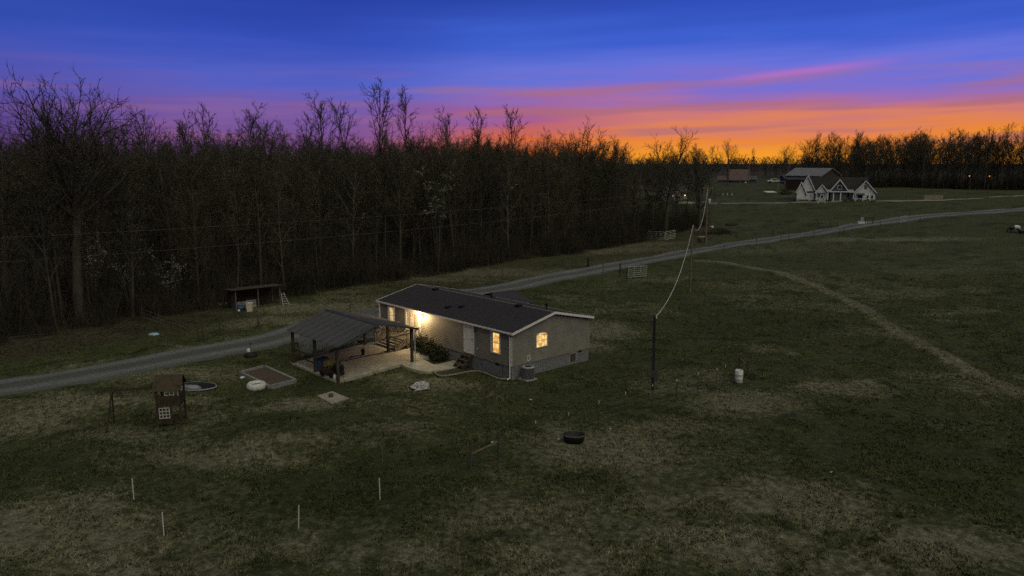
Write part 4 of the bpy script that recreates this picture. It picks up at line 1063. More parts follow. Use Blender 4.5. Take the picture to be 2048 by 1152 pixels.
def utility_pole(label, base, h, r=.12, arm=False, extra=None):
    u = thing('utility_pole', label, 'utility pole', base)
    m = MB(); m.tube([(0, 0, -.3), (0, 0, h * .5), (0, 0, h)], [r, r * .85, r * .7], 10); m.build('pole', M['wood'] if h > 6 else M['dark'], u)
    if arm: m = MB(); m.box(-.9, .9, -.05, .05, h - .6, h - .48); m.build('cross_arm', M['wood'], u)
    for k, x in enumerate(((-.8, 0, .8) if arm else (r,))):
        m = MB(); m.lathe([(.02, 0), (.05, .03), (.05, .12), (0, .15)], 8, x, 0); m.v = [(a, b, c + (h - .48 if arm else h - .2)) for a, b, c in m.v]; m.build('insulator', M['whiteplastic'], u)
    return u
P1 = G(1305, 779); u1 = utility_pole('short dark utility pole standing alone in the lawn right of the home', P1, 5.05, .11)
m = MB(); m.box(-.16, .02, -.2, -.1, .9, 1.35); m.build('meter_box', M['darkmetal'], u1); m = MB(); m.tube([(-.1, -.12, 0), (-.1, -.12, 3.2)], .025, 6); m.build('conduit', M['darkmetal'], u1)
m = MB(); m.box(.06, .28, -.1, .1, .55, 1.5); m.build('breaker_box', M['darkmetal'], u1)
m = MB(); m.lathe([(.03, 4.4), (.07, 4.45), (.07, 4.75), (.02, 4.8)], 8, -.16, 0); m.build('weatherhead', M['darkmetal'], u1)
P2 = G(1380, 583); u2 = utility_pole('thin grey utility pole in the pasture beside the gravel drive', P2, 7.9, .11)
P3 = G(1411, 488); u3 = utility_pole('tall utility pole at the far side of the drive where the cables meet', P3, 10.6, .16, True)
m = MB(); m.lathe([(.0, 7.3), (.22, 7.3), (.24, 7.4), (.24, 8.1), (.15, 8.2), (0, 8.2)], 12, .35, -.1); m.build('transformer', M['steel'], u3, True)
P4 = G(1496, 377); u4 = utility_pole('distant utility pole in front of the rusty roofed house', P4, 10.3, .17)
P5v = Vector((-62, 46, 0)); P5v.z = hz(-62, 46)
def cable(name, label, a, b, sag, r, material, parent=None):
    a, b = Vector(a), Vector(b); n = 26
    pts = [a.lerp(b, i / n) - Vector((0, 0, sag * 4 * (i / n) * (1 - i / n))) for i in range(n + 1)]
    return tag(MB().tube(pts, r, 5).build(name, M[material], parent, True), label, 'cable')
T1 = P1 + Vector((.05, 0, 4.98)); T2 = P2 + Vector((.05, 0, 7.8)); T3 = P3 + Vector((0, 0, 9.9))
cable('service_cable', 'thick pale cable sagging from the short pole up to the thin grey pole', T1, T2, 1.6, .028, 'cable')
cable('service_cable', 'pale cable looping from the thin grey pole up to the tall pole', T2, T3, 3.0, .034, 'cable')
cable('power_line', 'upper thin wire crossing in front of the woods', T3 + Vector((0, 0, .2)), P5v + Vector((0, 0, 9.2)), 1.0, .011, 'wire')
cable('power_line', 'lower thin wire crossing in front of the woods', T3 - Vector((0, 0, 1.0)), P5v + Vector((0, 0, 7.2)), 1.3, .011, 'wire')
cable('power_line', 'thin dark wire from the short pole across the home to the carport', T1 - Vector((0, 0, .1)), Lw(-14.45, CYL + .05, 2.6), 1.1, .011, 'wire')
up5 = utility_pole('utility pole at the woods edge carrying the two wires', P5v, 9.6, .15, True)

def gate(name, label, pa, pb, h=1.25, n=6, material='steel', zoff=.15, mids=3):
    g_ = thing(name, label, 'gate'); a = pa + Vector((0, 0, zoff)); b = pb + Vector((0, 0, zoff))
    m = MB(); U = Vector((0, 0, h)); r = .03
    m.tube([a, a + U], r, 6); m.tube([b, b + U], r, 6); m.tube([a, b], r, 6); m.tube([a + U, b + U], r, 6); m.build('frame', M[material], g_)
    for k in range(1, n - 1): z = Vector((0, 0, h * k / (n - 1))); MB().tube([a + z, b + z], .022, 5).build('bar', M[material], g_)
    for k in range(1, mids): c = a.lerp(b, k / mids); MB().tube([c, c + U], .02, 5).build('brace', M[material], g_)
    return g_
gate('field_gate', 'pale tube gate standing open on the near side of the gravel drive', G(1256, 557), G(1293, 554), 1.35)
for px, py, lab in ((1240, 553, 'dark wooden post left of the pale drive gate'), (1254, 562, 'dark wooden gate post carrying the pale drive gate')):
    p = G(px, py); tag(MB().tube([(0, 0, -.1), (0, 0, 1.75)], .1, 8).build('gate_post', M['postwood'], None, loc=p), lab, 'post')
gate('field_gate', 'longer pale tube gate against the woods beyond the drive', G(1295, 479), G(1329, 480), 1.4, 5, mids=4)
gate('field_gate', 'short white tube gate leaning out beside the woods beyond the drive', G(1330, 481), G(1350, 477), 1.5, 6, 'whiteplastic', mids=2)
p = G(1176, 533); dp = thing('mail_post', 'black capped post standing beyond the gravel drive behind the home', 'post', p)
m = MB(); m.tube([(0, 0, -.1), (0, 0, .9)], .12, 8); m.build('post', M['black'], dp); m = MB(); m.tube([(0, -.12, 1.08), (0, -.16, 1.1), (0, .22, 1.1)], [.14, .18, .18], 10); m.build('box', M['black'], dp)
fence_line('wire_fence', 'wire fence with short dark posts along the near edge of the drive', [(1206, 545), (1370, 520), (1448, 505), (1513, 491), (1562, 484), (1577, 482), (1628, 476), (1679, 471), (1687, 469), (1760, 455), (1840, 445)], pr=.05, ph=1.25)
fence_line('wire_fence', 'thin wire fence along the far edge of the drive', [(700, 622), (756, 600), (850, 588), (910, 575), (1005, 553), (1070, 540), (1125, 530), (1230, 512), (1297, 505), (1345, 500)], pr=.028, ph=1.1)
fence_line('wire_fence', 'wire fence across the far field on the other side of the drive', [(1472, 478), (1546, 472), (1578, 462), (1636, 457), (1660, 452), (1675, 455), (1748, 442), (1820, 432)], pr=.05, ph=1.2)
# little sloping fence by the woods at left
fence_line('wire_fence', 'dark post and wire fence dipping toward the drive at the left woods edge', [(285, 640), (318, 652), (344, 662), (358, 666), (397, 683), (407, 684), (440, 672), (517, 655)], pr=.06, ph=1.25, wr=.012)
fence_line('wire_fence', 'thin wire fence at the woods edge far left', [(20, 700), (110, 690), (207, 690), (262, 660)], pr=.025, ph=1.1)
for px, py, lab in ((712, 563, 'left of two pale wooden posts at the woods edge behind the home'), (738, 558, 'right of two pale wooden posts at the woods edge behind the home')):
    p = G(px, py); tag(MB().tube([(0, 0, -.1), (0, 0, 1.15)], .09, 8).build('wooden_post', M['log'], None, loc=p), lab, 'post')
p = G(308, 669); tag(place('pool_lid', MB().lathe([(0, .16), (.3, .14), (.42, .06), (.45, 0)], 16, sx=1.1, sy=.8).mesh('pool_lid', M['lightblue'], True), None, p), 'light blue plastic lid lying by the left woods edge', 'lid')

# ------------------------------------------------------------------ run-in shed
pa, pb = G(473, 622), G(561, 610)
sh = thing('field_shed', 'dark open fronted field shed with a flat roof at the edge of the woods', 'shed', pa, math.atan2(pb.y - pa.y, pb.x - pa.x)); SL = (pb - pa).length
SHt, SD = 2.15, 2.6
for x, y in ((0, 0), (SL * .5, 0), (SL, 0), (0, SD), (SL * .5, SD), (SL, SD)): m = MB(); m.tube([(x, y, -.2), (x, y, SHt - (.2 if y else 0))], .06, 7); m.build('post', M['wood'], sh)
m = MB(); m.add([(-.5, -.35, SHt + .02), (SL + .25, -.35, SHt + .10), (SL + .25, SD + .2, SHt - .18), (-.5, SD + .2, SHt - .26), (-.5, -.35, SHt + .07), (SL + .25, -.35, SHt + .15), (SL + .25, SD + .2, SHt - .13), (-.5, SD + .2, SHt - .21)], [(3, 2, 1, 0), (4, 5, 6, 7), (0, 1, 5, 4), (1, 2, 6, 5), (2, 3, 7, 6), (3, 0, 4, 7)]); m.build('roof', M['postwood'], sh)
for k in range(9): m = MB(); y = .05 + k * SD / 9; m.box(-.03, 0, y, y + SD / 9 - .02, 0, SHt - .12 - .02 * k); m.build('plank', mat('shed_grey', (.07, .07, .07), .9, .3) if k == 0 else bpy.data.materials['shed_grey'], sh)
for k in range(18): m = MB(); x = k * SL / 18; m.box(x, x + SL / 18 - .02, SD, SD + .03, 0, SHt - .25); m.build('plank', M['postwood'], sh)
for r_ in range(2):
    for k in range(4):
        m = MB(); m.box(.15 + k * SL * .115, .15 + (k + 1) * SL * .115 - .03, .6, .75, .42 * r_, .42 * r_ + .38 + (.08 if k > 1 and r_ else 0)); m.build('panel', M['old_concrete'] if (k + r_) % 2 else M['tarp'], sh)
p = G(500, 623); wb = thing('storage_bin', 'pale square plastic bin standing in front of the field shed', 'bin', p, .2)
m = MB(); m.add([(-.26, -.26, 0), (.26, -.26, 0), (.26, .26, 0), (-.26, .26, 0), (-.3, -.3, .85), (.3, -.3, .85), (.3, .3, .85), (-.3, .3, .85)], [(0, 1, 5, 4), (1, 2, 6, 5), (2, 3, 7, 6), (3, 0, 4, 7), (4, 5, 6, 7)]); m.build('body', mat('cream_plastic', (.50, .44, .33), .6, .1), wb); m = MB(); m.box(-.32, .32, -.32, .32, .85, .9); m.build('lid', M['whiteplastic'], wb)
p = G(482, 620); bx2 = thing('dark_tub', 'dark tub beside the pale bin in the field shed', 'tub', p); m = MB(); m.lathe([(0, .0), (.42, .0), (.5, .45), (.45, .45), (.4, .2), (0, .2)], 18); m.build('body', M['blueplastic'], bx2, True)
p = G(478, 624); tag(place('ball', MB().lathe([(.14 * math.sin(a), .14 - .14 * math.cos(a)) for a in [math.pi * k / 8 for k in range(9)]], 12).mesh('ball', M['whiteplastic'], True), None, p), 'small pale ball on the grass in front of the field shed', 'ball')
pa = G(564, 608); pb = G(574, 610); ld_ = thing('ladder', 'pale metal ladder leaning on the right end of the field shed', 'ladder')
a0, a1 = G(566, 611), G(573, 611); top = Vector((a0.x - .2, a0.y + .2, a0.z + 1.35))
for a in (a0, a1 + Vector((.35, 0, 0))): m = MB(); m.tube([a, top + (a - a0) * .35], .03, 6); m.build('side_rail', M['steel'], ld_)
for k in range(1, 6):
    t_ = k / 6; A_ = a0.lerp(top, t_); B_ = (a1 + Vector((.35, 0, 0))).lerp(top + (a1 + Vector((.35, 0, 0)) - a0) * .35, t_); m = MB(); m.tube([A_, B_], .018, 5); m.build('rung', M['steel'], ld_)
pa = G(436, 612); m = MB(); m.beam((0, 0, .15), (1.0, .5, .2), .25, .12); tag(m.build('plank_pile', M['old_concrete'], None, loc=pa), 'pale board lying on the ground left of the field shed', 'board')
# trailer / table by the pole across the drive, brush pile, heaps
p = G(1403, 485); bn = thing('field_table', 'dark table with a pale lid beside the tall pole', 'table', p)
m = MB(); m.box(-.75, .75, -.4, .4, 1.0, 1.12); m.build('table_top', M['old_concrete'], bn)
for x in (-.6, .6):
    for y in (-.3, .3): MB().box(x - .05, x + .05, y - .05, y + .05, 0, 1.0).build('leg', M['postwood'], bn)
MB().box(-.35, .2, -.2, .2, .0, .65).build('crate', M['postwood'], bn)

# ------------------------------------------------------------------ TREES
def make_tree(seed, H, spread, limbs=14, crown_at=.38, up=.55, r0=.2, sub=7, tw=8, tiny=4, lean=0.0, fan=False, twig_r=.015, budn=.5, fork=False, tw_mat='twig', bark='bark', drop=None):
    rg = random.Random(seed); T = MB(); C = MB(); B = MB()
    def rot(d, ang, az_):
        d = d.normalized(); a = d.orthogonal().normalized(); b = d.cross(a)
        return (d * math.cos(ang) + (a * math.cos(az_) + b * math.sin(az_)) * math.sin(ang)).normalized()
    def line(p, d, L, n, wob, lift):
        pts = [p.copy()]
        for i in range(n):
            d = (d + Vector((rg.uniform(-wob, wob), rg.uniform(-wob, wob), rg.uniform(-wob, wob) + lift))).normalized(); p = p + d * (L / n); pts.append(p.copy())
        return pts, d
    def at(pts, t_):
        k = min(int(t_ * (len(pts) - 1)), len(pts) - 2); f = t_ * (len(pts) - 1) - k; return pts[k].lerp(pts[k + 1], f), (pts[k + 1] - pts[k]).normalized()
    def twigs(p, d, L):
        pts, dd = line(p, d, L, 2, .22, .06); C.tube(pts, [twig_r, twig_r * .8, twig_r * .35], 3, False)
        for k in range(tiny):
            q_, dq = at(pts, rg.uniform(.25, 1)); e = q_ + (rot(dq, rg.uniform(.35, .9), rg.uniform(0, 6.28)) + Vector((0, 0, .12))) * L * rg.uniform(.3, .6)
            s_ = Vector((rg.uniform(-1, 1), rg.uniform(-1, 1), rg.uniform(-1, 1))).normalized() * twig_r * .75; s2 = s_.cross(e - q_).normalized() * twig_r * .75
            C.add([q_ + s_, q_ - s_ * .5 + s2, q_ - s_ * .5 - s2, e], [(0, 1, 3), (1, 2, 3), (2, 0, 3)])
            if rg.random() < budn:
                b = .05 * rg.uniform(.6, 1.4); v1 = Vector((rg.uniform(-1, 1), rg.uniform(-1, 1), rg.uniform(-1, 1))).normalized() * b; v2 = v1.orthogonal().normalized() * b * .7
                B.add([e - v1, e + v2, e + v1, e - v2], [(0, 1, 2, 3)])
    def limb(p, d, L, r, lift):
        pts, dd = line(p, d, L, 5, .16, lift); T.tube(pts, [r, r * .85, r * .68, r * .5, r * .33, r * .16], 5, False)
        for k in range(sub):
            t_ = .22 + .78 * (k + rg.random()) / sub; q_, dq = at(pts, min(t_, .99)); l2 = L * rg.uniform(.28, .5) * (1.15 - .5 * t_)
            p2, d2 = line(q_, rot(dq, rg.uniform(.45, .95), rg.uniform(0, 6.28)), l2, 3, .2, lift * 1.2); rr = max(r * .34 * (1.1 - t_ * .5), twig_r * 1.3)
            C.tube(p2, [rr, rr * .75, rr * .5, rr * .2], 4, False)
            for j in range(tw):
                tj = .15 + .85 * (j + rg.random()) / tw; q3, d3 = at(p2, min(tj, .99)); twigs(q3, rot(d3, rg.uniform(.4, .9), rg.uniform(0, 6.28)), l2 * rg.uniform(.3, .55))
    n = 9; base = Vector((0, 0, -.3)); d = Vector((lean, 0, 1)).normalized(); pts = [base]; p = base
    Htr = H * (.62 if fork else .93)
    for i in range(n):
        d = (d + Vector((rg.uniform(-.05, .05), rg.uniform(-.05, .05), .05))).normalized(); p = p + d * (Htr / n); pts.append(p.copy())
    rad = [r0 * (1.25 if i == 0 else (1 - .86 * i / n) if not fork else (1 - .45 * i / n)) for i in range(n + 1)]
    T.tube(pts, rad, 8, False)
    if fork:
        for k in range(limbs):
            a = 2 * math.pi * (k + rg.random() * .6) / limbs; t_ = .50 + .5 * (k % 5) / 4.2; q_, dq = at(pts, min(t_, .99)); tilt = rg.uniform(.25, 1.0) * (1.15 - .35 * t_)
            dd = Vector((math.cos(a) * math.sin(tilt) * spread, math.sin(a) * math.sin(tilt) * spread, math.cos(tilt))).normalized()
            Lb = H * rg.uniform(.36, .50)
            if fan:
                t_ = .70 + .3 * ((k * .382) % 1); q_, dq = at(pts, min(t_, .99)); tilt = .10 + .92 * ((k * .618 + .2) % 1)
                dd = Vector((math.cos(a) * math.sin(tilt), math.sin(a) * math.sin(tilt), math.cos(tilt))); Lb = H * (.47 - .13 * tilt) * rg.uniform(.9, 1.08)
            limb(q_, dd, Lb, r0 * rg.uniform(.26, .42), .035 if fan else .10)
    else:
        for k in range(limbs):
            t_ = crown_at + (1 - crown_at) * (k + rg.random() * .8) / limbs; q_, dq = at(pts, min(t_, .985)); a = k * 2.4 + rg.random(); tilt = (1 - up) * 1.5 * rg.uniform(.7, 1.2) * (1.1 - .45 * t_)
            dd = Vector((math.cos(a) * math.sin(tilt), math.sin(a) * math.sin(tilt), math.cos(tilt)))
            tc_ = (t_ - crown_at) / (1 - crown_at); limb(q_, dd, H * spread * rg.uniform(.7, 1.2) * (.55 + .6 * math.sin(math.pi * min(1, .12 + tc_ * .75))), r0 * .42 * (1.15 - t_ * .6), .09)
    return T.mesh('trunk', M[bark], True), C.mesh('crown', M[tw_mat]), B.mesh('buds', M['bud'])
def tree_obj(name, meshes, label, loc, rz=0, sc=1.0, group=None, lean=0):
    t_ = thing(name, label, 'tree', loc, rz, group, sc)
    t_.rotation_euler = (lean, 0, rz)
    place('trunk', meshes[0], t_); c = place('crown', meshes[1], t_)
    if len(meshes) > 2 and len(meshes[2].polygons): place('buds', meshes[2], c)['kind'] = 'stuff'
    return t_
protos = [make_tree(101, 17.5, .24, 15, .34, .55, .19), make_tree(102, 18.5, .20, 15, .40, .62, .20), make_tree(103, 16.5, .27, 14, .28, .5, .17, bark='palebark'),
          make_tree(104, 18, .25, 16, .30, .58, .21), make_tree(105, 17, .22, 14, .36, .66, .16), make_tree(106, 15.5, .28, 15, .22, .5, .16, tw_mat='twig2')]
tallp = [make_tree(201, 24, .16, 13, .52, .72, .24, sub=6, tw=5, tiny=3, twig_r=.028), make_tree(202, 25, .17, 12, .5, .68, .26, sub=6, tw=5, tiny=3, twig_r=.028), make_tree(203, 23, .15, 11, .56, .74, .2, sub=6, tw=5, tiny=3, twig_r=.028)]
forkp = [make_tree(301, 21, 1.0, 9, fork=True, r0=.46, sub=8, tw=6, tiny=3, twig_r=.032), make_tree(302, 20, 1.15, 10, fork=True, r0=.5, sub=7, tw=6, tiny=3, twig_r=.034)]
hero = make_tree(403, 24.5, 1.9, 20, fork=True, fan=True, r0=.60, sub=9, tw=7, tiny=3, twig_r=.030)

def tree_px(meshes, px, base_y, top_y, nomH, label, name='bare_tree', group=None, rz=None, lean=0):
    p = G(px, base_y); d = p.y; ztop = CH + (325 - top_y) / F * d * 1.0; sc = (ztop - p.z) / max(v.co.z for v in meshes[1].vertices)
    return tree_obj(name, meshes, label, p, random.random() * 6 if rz is None else rz, sc, group, lean)
tree_px(hero, 163, 648, 122, 24.2, 'very large spreading bare tree towering over the left end of the woods', rz=.6)
tree_px(tallp[2], 128, 648, 215, 22.5, 'slim trunk standing close beside the very large spreading tree')
tree_px(forkp[0], 20, 655, 212, 20.5, 'bare forked tree at the far left end of the woods')
emerg = [(330, 590, 212, 1, 'tall bare tree standing just above the canopy right of the very large tree'), (392, 585, 222, 0, 'bare tree with a bent clubbed top above the left canopy'),
         (436, 570, 208, 2, 'slender bare tree with a fine fan top above the left canopy'), (508, 560, 203, 0, 'tall thin tree with a spiky top rising left of centre'),
         (562, 545, 232, 1, 'low round topped tree just above the canopy left of centre'), (636, 540, 225, 2, 'small forked top above the canopy left of the tallest group'),
         (668, 552, 184, 0, 'tall dark leaning tree, first of the tallest group'), (708, 545, 196, 1, 'tall fan shaped tree between two darker tall trees'),
         (768, 548, 163, 1, 'tallest thin tree of the central group'), (822, 540, 176, 2, 'tall airy tree with yellow buds right of the tallest one'),
         (905, 528, 212, 0, 'tall tree in the purple part of the sky'), (962, 518, 214, 2, 'spindly tree in front of the first orange sky'),
         (1028, 510, 210, 1, 'tall narrow tree with a dark nest like clump against the orange sky')]
for px, by, ty_, k, lab in emerg: tree_px(tallp[k], px, by - 14, ty_, (23.8, 24.8, 22.8)[k], lab, lean=random.uniform(-.03, .03))
tree_px(forkp[1], 1172, 478, 236, 20, 'broad bare tree rising above the canopy against the orange sky')
tree_px(forkp[0], 1330, 470, 252, 20.5, 'broad spreading bare tree at the right end of the main woods')
tree_px(tallp[0], 1236, 480, 268, 23.8, 'narrow bare tree between the two broad ones')
tree_px(forkp[1], 1398, 466, 292, 20, 'leaning many stemmed tree at the right edge of the main woods')
tree_px(forkp[0], 1455, 372, 277, 20.5, 'thick dark tree behind the rusty roofed house')
tree_px(tallp[1], 1418, 380, 290, 24.8, 'dark tree left of the rusty roofed house')
tree_px(tallp[2], 1503, 369, 296, 22.8, 'small wind bent tree right of the rusty roofed house')
tree_px(forkp[1], 1572, 374, 285, 20, 'round bare tree left of the barn')
# trees of the main woods
lab_main = 'bare brown tree packed among the others in the dark main woods'
cnt = 0; rg = random.Random(5); placed = []
def try_tree(s_, u, protos_, lab, grp, lo=.85, hi=1.08, mind=2.2):
    x = EA[0] + ED[0] * s_ + EN[0] * u; y = EA[1] + ED[1] * s_ + EN[1] * u
    if y < 20: return False
    px = 1024 + F * x / (y * math.cos(pitch)) 
    if px < -90: return False
    if px > 1235 and u > 14: return False
    if any((x - a) ** 2 + (y - b) ** 2 < mind ** 2 for a, b in placed): return False
    placed.append((x, y))
    k_ = rg.randrange(len(protos_)); zone = 'at the left end' if px < 230 else 'behind the dipping fence' if px < 440 else 'behind the field shed' if px < 600 else 'above the carport' if px < 760 else 'above the home' if px < 1000 else 'beyond the drive bend' if px < 1235 else 'beside the far pale gates'
    lab = ('Slim dark', 'Straight dark', 'Pale barked', 'Broad dark', 'Narrow crowned', 'Reddish twigged')[k_] + ' bare tree ' + ('at the woods front ' if u < 14 else 'deep in the woods ') + zone
    tree_obj('bare_tree', protos_[k_], lab, (x, y, hz(x, y)), rg.random() * 6.28, rg.uniform(lo, hi) * (.86 + .32 * float(fbm(x / 9 + 3, y / 9, 2))), grp, rg.uniform(-.05, .05)); return True
n_ = 0
while n_ < 120:
    s_ = rg.uniform(-30, 136); u = rg.uniform(0, 14)
    if try_tree(s_, u, protos, lab_main, 'bare trees of the main woods', .74, 1.03): n_ += 1
while n_ < 215:
    s_ = rg.uniform(-30, 140); u = 14 + 42 * rg.random()
    if try_tree(s_, u, protos, lab_main, 'bare trees of the main woods', .84, 1.04, 3): n_ += 1
for k in range(30):
    s_ = rg.uniform(-18, 130); u = rg.uniform(3, 30); x = EA[0] + ED[0] * s_ + EN[0] * u; y = EA[1] + ED[1] * s_ + EN[1] * u; px = 1024 + F * x / y
    if px < -50 or (px > 1235 and u > 12): continue
    k_ = rg.randrange(5); pr_ = (tallp + forkp)[k_]; hh = max(v.co.z for v in pr_[1].vertices)
    tree_obj('bare_tree', pr_, ('Thin', 'Ragged', 'Spindly', 'Forked', 'Spreading')[k_] + ' bare tree whose top just clears the canopy ' + ('at the left end' if px < 230 else 'behind the dipping fence' if px < 440 else 'behind the field shed' if px < 600 else 'above the carport' if px < 760 else 'above the home' if px < 1000 else 'beyond the drive bend' if px < 1235 else 'beside the far pale gates'),
             (x, y, hz(x, y)), rg.random() * 6.28, rg.uniform(17.2, 20.5) / hh, 'bare trees just clearing the canopy')
# trees of the right-hand woods
lab_r = 'bare brown tree in the woods beyond the white farmhouse'
placed = []; n_ = 0
while n_ < 62:
    t_ = rg.random(); x = 118 + (215 - 118) * t_; y = 322 - (322 - 218) * t_; u = rg.random() ** 1.3 * 34; x += u * .72; y += u * .69
    px = 1024 + F * x / y
    if px > 2140 or any((x - a) ** 2 + (y - b) ** 2 < 9 for a, b in placed): continue
    placed.append((x, y)); k_ = rg.randrange(8); pr_ = (protos + [forkp[0], tallp[1]])[k_]
    lab_r = ('Slim dark', 'Straight dark', 'Pale barked', 'Broad dark', 'Narrow crowned', 'Reddish twigged', 'Forked', 'Tall thin')[k_] + ' tree in right woods ' + ('behind the barn' if px < 1700 else 'behind the farmhouse' if px < 1800 else 'beyond the board fence' if px < 1920 else 'by the orange lamps' if px < 2000 else 'at the right edge') + (', front row' if u < 7 else ', deeper in')
    H_ = 17.2; nominal = pr_[1].vertices; sc = rg.uniform(.92, 1.16) * (1 if pr_ in protos else .82)
    tree_obj('bare_tree', pr_, lab_r, (x, y, hz(x, y) - .2), rg.random() * 6.28, sc, 'bare trees of the right hand woods'); n_ += 1
# masses: far deep woods and distant treelines as stuff (joined low trees)
def light_tree(seed, H, n1=10, n2=9, n3=6, rf=1.0):
    rg2 = np.random.RandomState(seed); V = []
    def tri(a, b, r):
        d = b - a; x = np.cross(d, rg2.randn(3)); x /= np.linalg.norm(x) + 1e-9; y = np.cross(d, x); y /= np.linalg.norm(y) + 1e-9
        V.append([a + x * r, a - x * r * .5 + y * r * .86, b]); V.append([a - x * r * .5 + y * r * .86, a - x * r * .5 - y * r * .86, b]); V.append([a - x * r * .5 - y * r * .86, a + x * r, b])
    top = np.array([rg2.randn() * .5, rg2.randn() * .5, H]); tri(np.array([0, 0, -.3]), top, .2)
    for i in range(n1):
        t_ = .25 + .72 * i / n1; p = top * t_; a = i * 2.4 + rg2.rand(); L = H * .26 * (.6 + .6 * math.sin(math.pi * min(1, .1 + t_ * .8))); e = p + np.array([math.cos(a), math.sin(a), .9 + .5 * rg2.rand()]) * L * .7; tri(p, e, .05 * rf)
        for j in range(n2):
            q_ = p + (e - p) * (.2 + .8 * rg2.rand()); e2 = q_ + (rg2.randn(3) * .55 + (e - p) / np.linalg.norm(e - p) * .6 + np.array([0, 0, .3])) * L * .33; tri(q_, e2, .026 * rf)
            for k in range(n3):
                q3 = q_ + (e2 - q_) * rg2.rand(); e3 = q3 + (rg2.randn(3) * .6 + np.array([0, 0, .35])) * L * .2; tri(q3, e3, .02 * rf)
    return np.array(V).reshape(-1, 3)
lts = [light_tree(s, H) for s, H in ((1, 17), (2, 18), (3, 16.5), (4, 17.5))]
lts_r = [light_tree(s, H, rf=1.9) for s, H in ((1, 17), (2, 18), (3, 16.5), (4, 17.5))]
lts_low = [light_tree(s, H, 10, 5, 3, 2.2) for s, H in ((5, 17), (6, 18), (7, 16))]
lts_far = [light_tree(s, H, 10, 5, 3, 5.0) for s, H in ((5, 17), (6, 18), (7, 16))]
def mass(name, label, pos, scs, material, lts=lts):
    out = []; r_ = np.random.RandomState(8)
    for (x, y), s in zip(pos, scs):
        v_ = lts[r_.randint(len(lts))]; a = r_.rand() * 6.28; c, s2 = math.cos(a), math.sin(a)
        w = np.column_stack([v_[:, 0] * c - v_[:, 1] * s2, v_[:, 0] * s2 + v_[:, 1] * c, v_[:, 2]]) * s; w += np.array([x, y, hz(x, y)]); out.append(w)
    V = np.concatenate(out); me = np_mesh(name, V, np.arange(len(V)).reshape(-1, 3), material, False)
    o = bpy.data.objects.new(name, me); COL.objects.link(o); tag(o, label, kind='stuff'); return o
pos = []
while len(pos) < 380:
    s_ = rg.uniform(-20, 160); u = 2 + 66 * rg.random(); x = EA[0] + ED[0] * s_ + EN[0] * u; y = EA[1] + ED[1] * s_ + EN[1] * u
    px = 1024 + F * x / max(y, 1)
    if y > 40 and -60 < px < 1240: pos.append((x, y))
mass('woods', 'dense middle part of the dark bare main woods', pos, [rg.uniform(.82, 1.02) for _ in pos], M['twig'])
pos = []
while len(pos) < 620:
    s_ = rg.uniform(-20, 260); u = 65 + 190 * rg.random() ** 1.2; x = EA[0] + ED[0] * s_ + EN[0] * u; y = EA[1] + ED[1] * s_ + EN[1] * u
    px = 1024 + F * x / max(y, 1)
    if y > 40 and -60 < px < 1235: pos.append((x, y))
mass('woods', 'deep far part of the dark bare main woods', pos, [rg.uniform(.84, 1.02) for _ in pos], M['twig'], lts_low)
pos = []
for k in range(420):
    px = rg.uniform(1040, 1720); y = rg.uniform(430, 640); pos.append(((px - 1024) / F * y, y))
mass('far_woods', 'distant low treeline on the horizon', pos, [rg.uniform(.5, .78) for _ in pos], M['twig'], lts_far)
pos = []
for k in range(300):
    t_ = rg.random(); x = 120 + 110 * t_; y = 325 - 105 * t_; u = 4 + 60 * rg.random(); pos.append((x + u * .72, y + u * .69))
mass('woods', 'deep part of the bare woods on the right', pos, [rg.uniform(.8, 1.1) for _ in pos], M['twig'], lts_r)
# undergrowth: saplings and brush under the trees
def brush(name, label, pos, hs, material, n=16, rf=1.0):
    out = []; r_ = np.random.RandomState(18)
    for (x, y), h in zip(pos, hs):
        z = hz(x, y)
        for i in range(n):
            a = r_.rand() * 6.28; b0 = np.array([x + r_.randn() * .5, y + r_.randn() * .5, z - .05]); e = b0 + np.array([math.cos(a) * .35, math.sin(a) * .35, 1]) * h * (.5 + .6 * r_.rand()); segs = [(b0, e, .022)]
            for j in range(7):
                q_ = b0 + (e - b0) * (.2 + .8 * r_.rand()); segs.append((q_, q_ + (r_.randn(3) * .4 + np.array([0, 0, .5])) * h * .3, .012))
            for a_, b_, r in segs:
                d = b_ - a_; x_ = np.cross(d, r_.randn(3)); x_ /= np.linalg.norm(x_) + 1e-9
                out.append(np.array([a_ - x_ * r * rf, a_ + x_ * r * rf, b_]))
    V = np.concatenate(out); me = np_mesh(name, V, np.arange(len(V)).reshape(-1, 3), material, False); o = bpy.data.objects.new(name, me); COL.objects.link(o); tag(o, label, kind='stuff')
pos = []; 
while len(pos) < 1700:
    s_ = rg.uniform(-30, 135); u = -1.5 + 26 * rg.random() ** 1.6; x = EA[0] + ED[0] * s_ + EN[0] * u; y = EA[1] + ED[1] * s_ + EN[1] * u
    if y > 25: pos.append((x, y))
brush('undergrowth', 'tangled brush and saplings under the main woods', pos, [rg.uniform(1.2, 4.0) if rg.random() < .72 else rg.uniform(4, 10) for _ in pos], M['brush'], 20)
pos = []
for k in range(750): t_ = rg.random(); x = 117 + 112 * t_; y = 322 - 107 * t_; u = rg.uniform(-2, 8); pos.append((x + u * .72, y + u * .69))
brush('undergrowth', 'low brush at the foot of the right hand woods', pos, [rg.uniform(2, 8) for _ in pos], M['brush'], 9, 3.5)

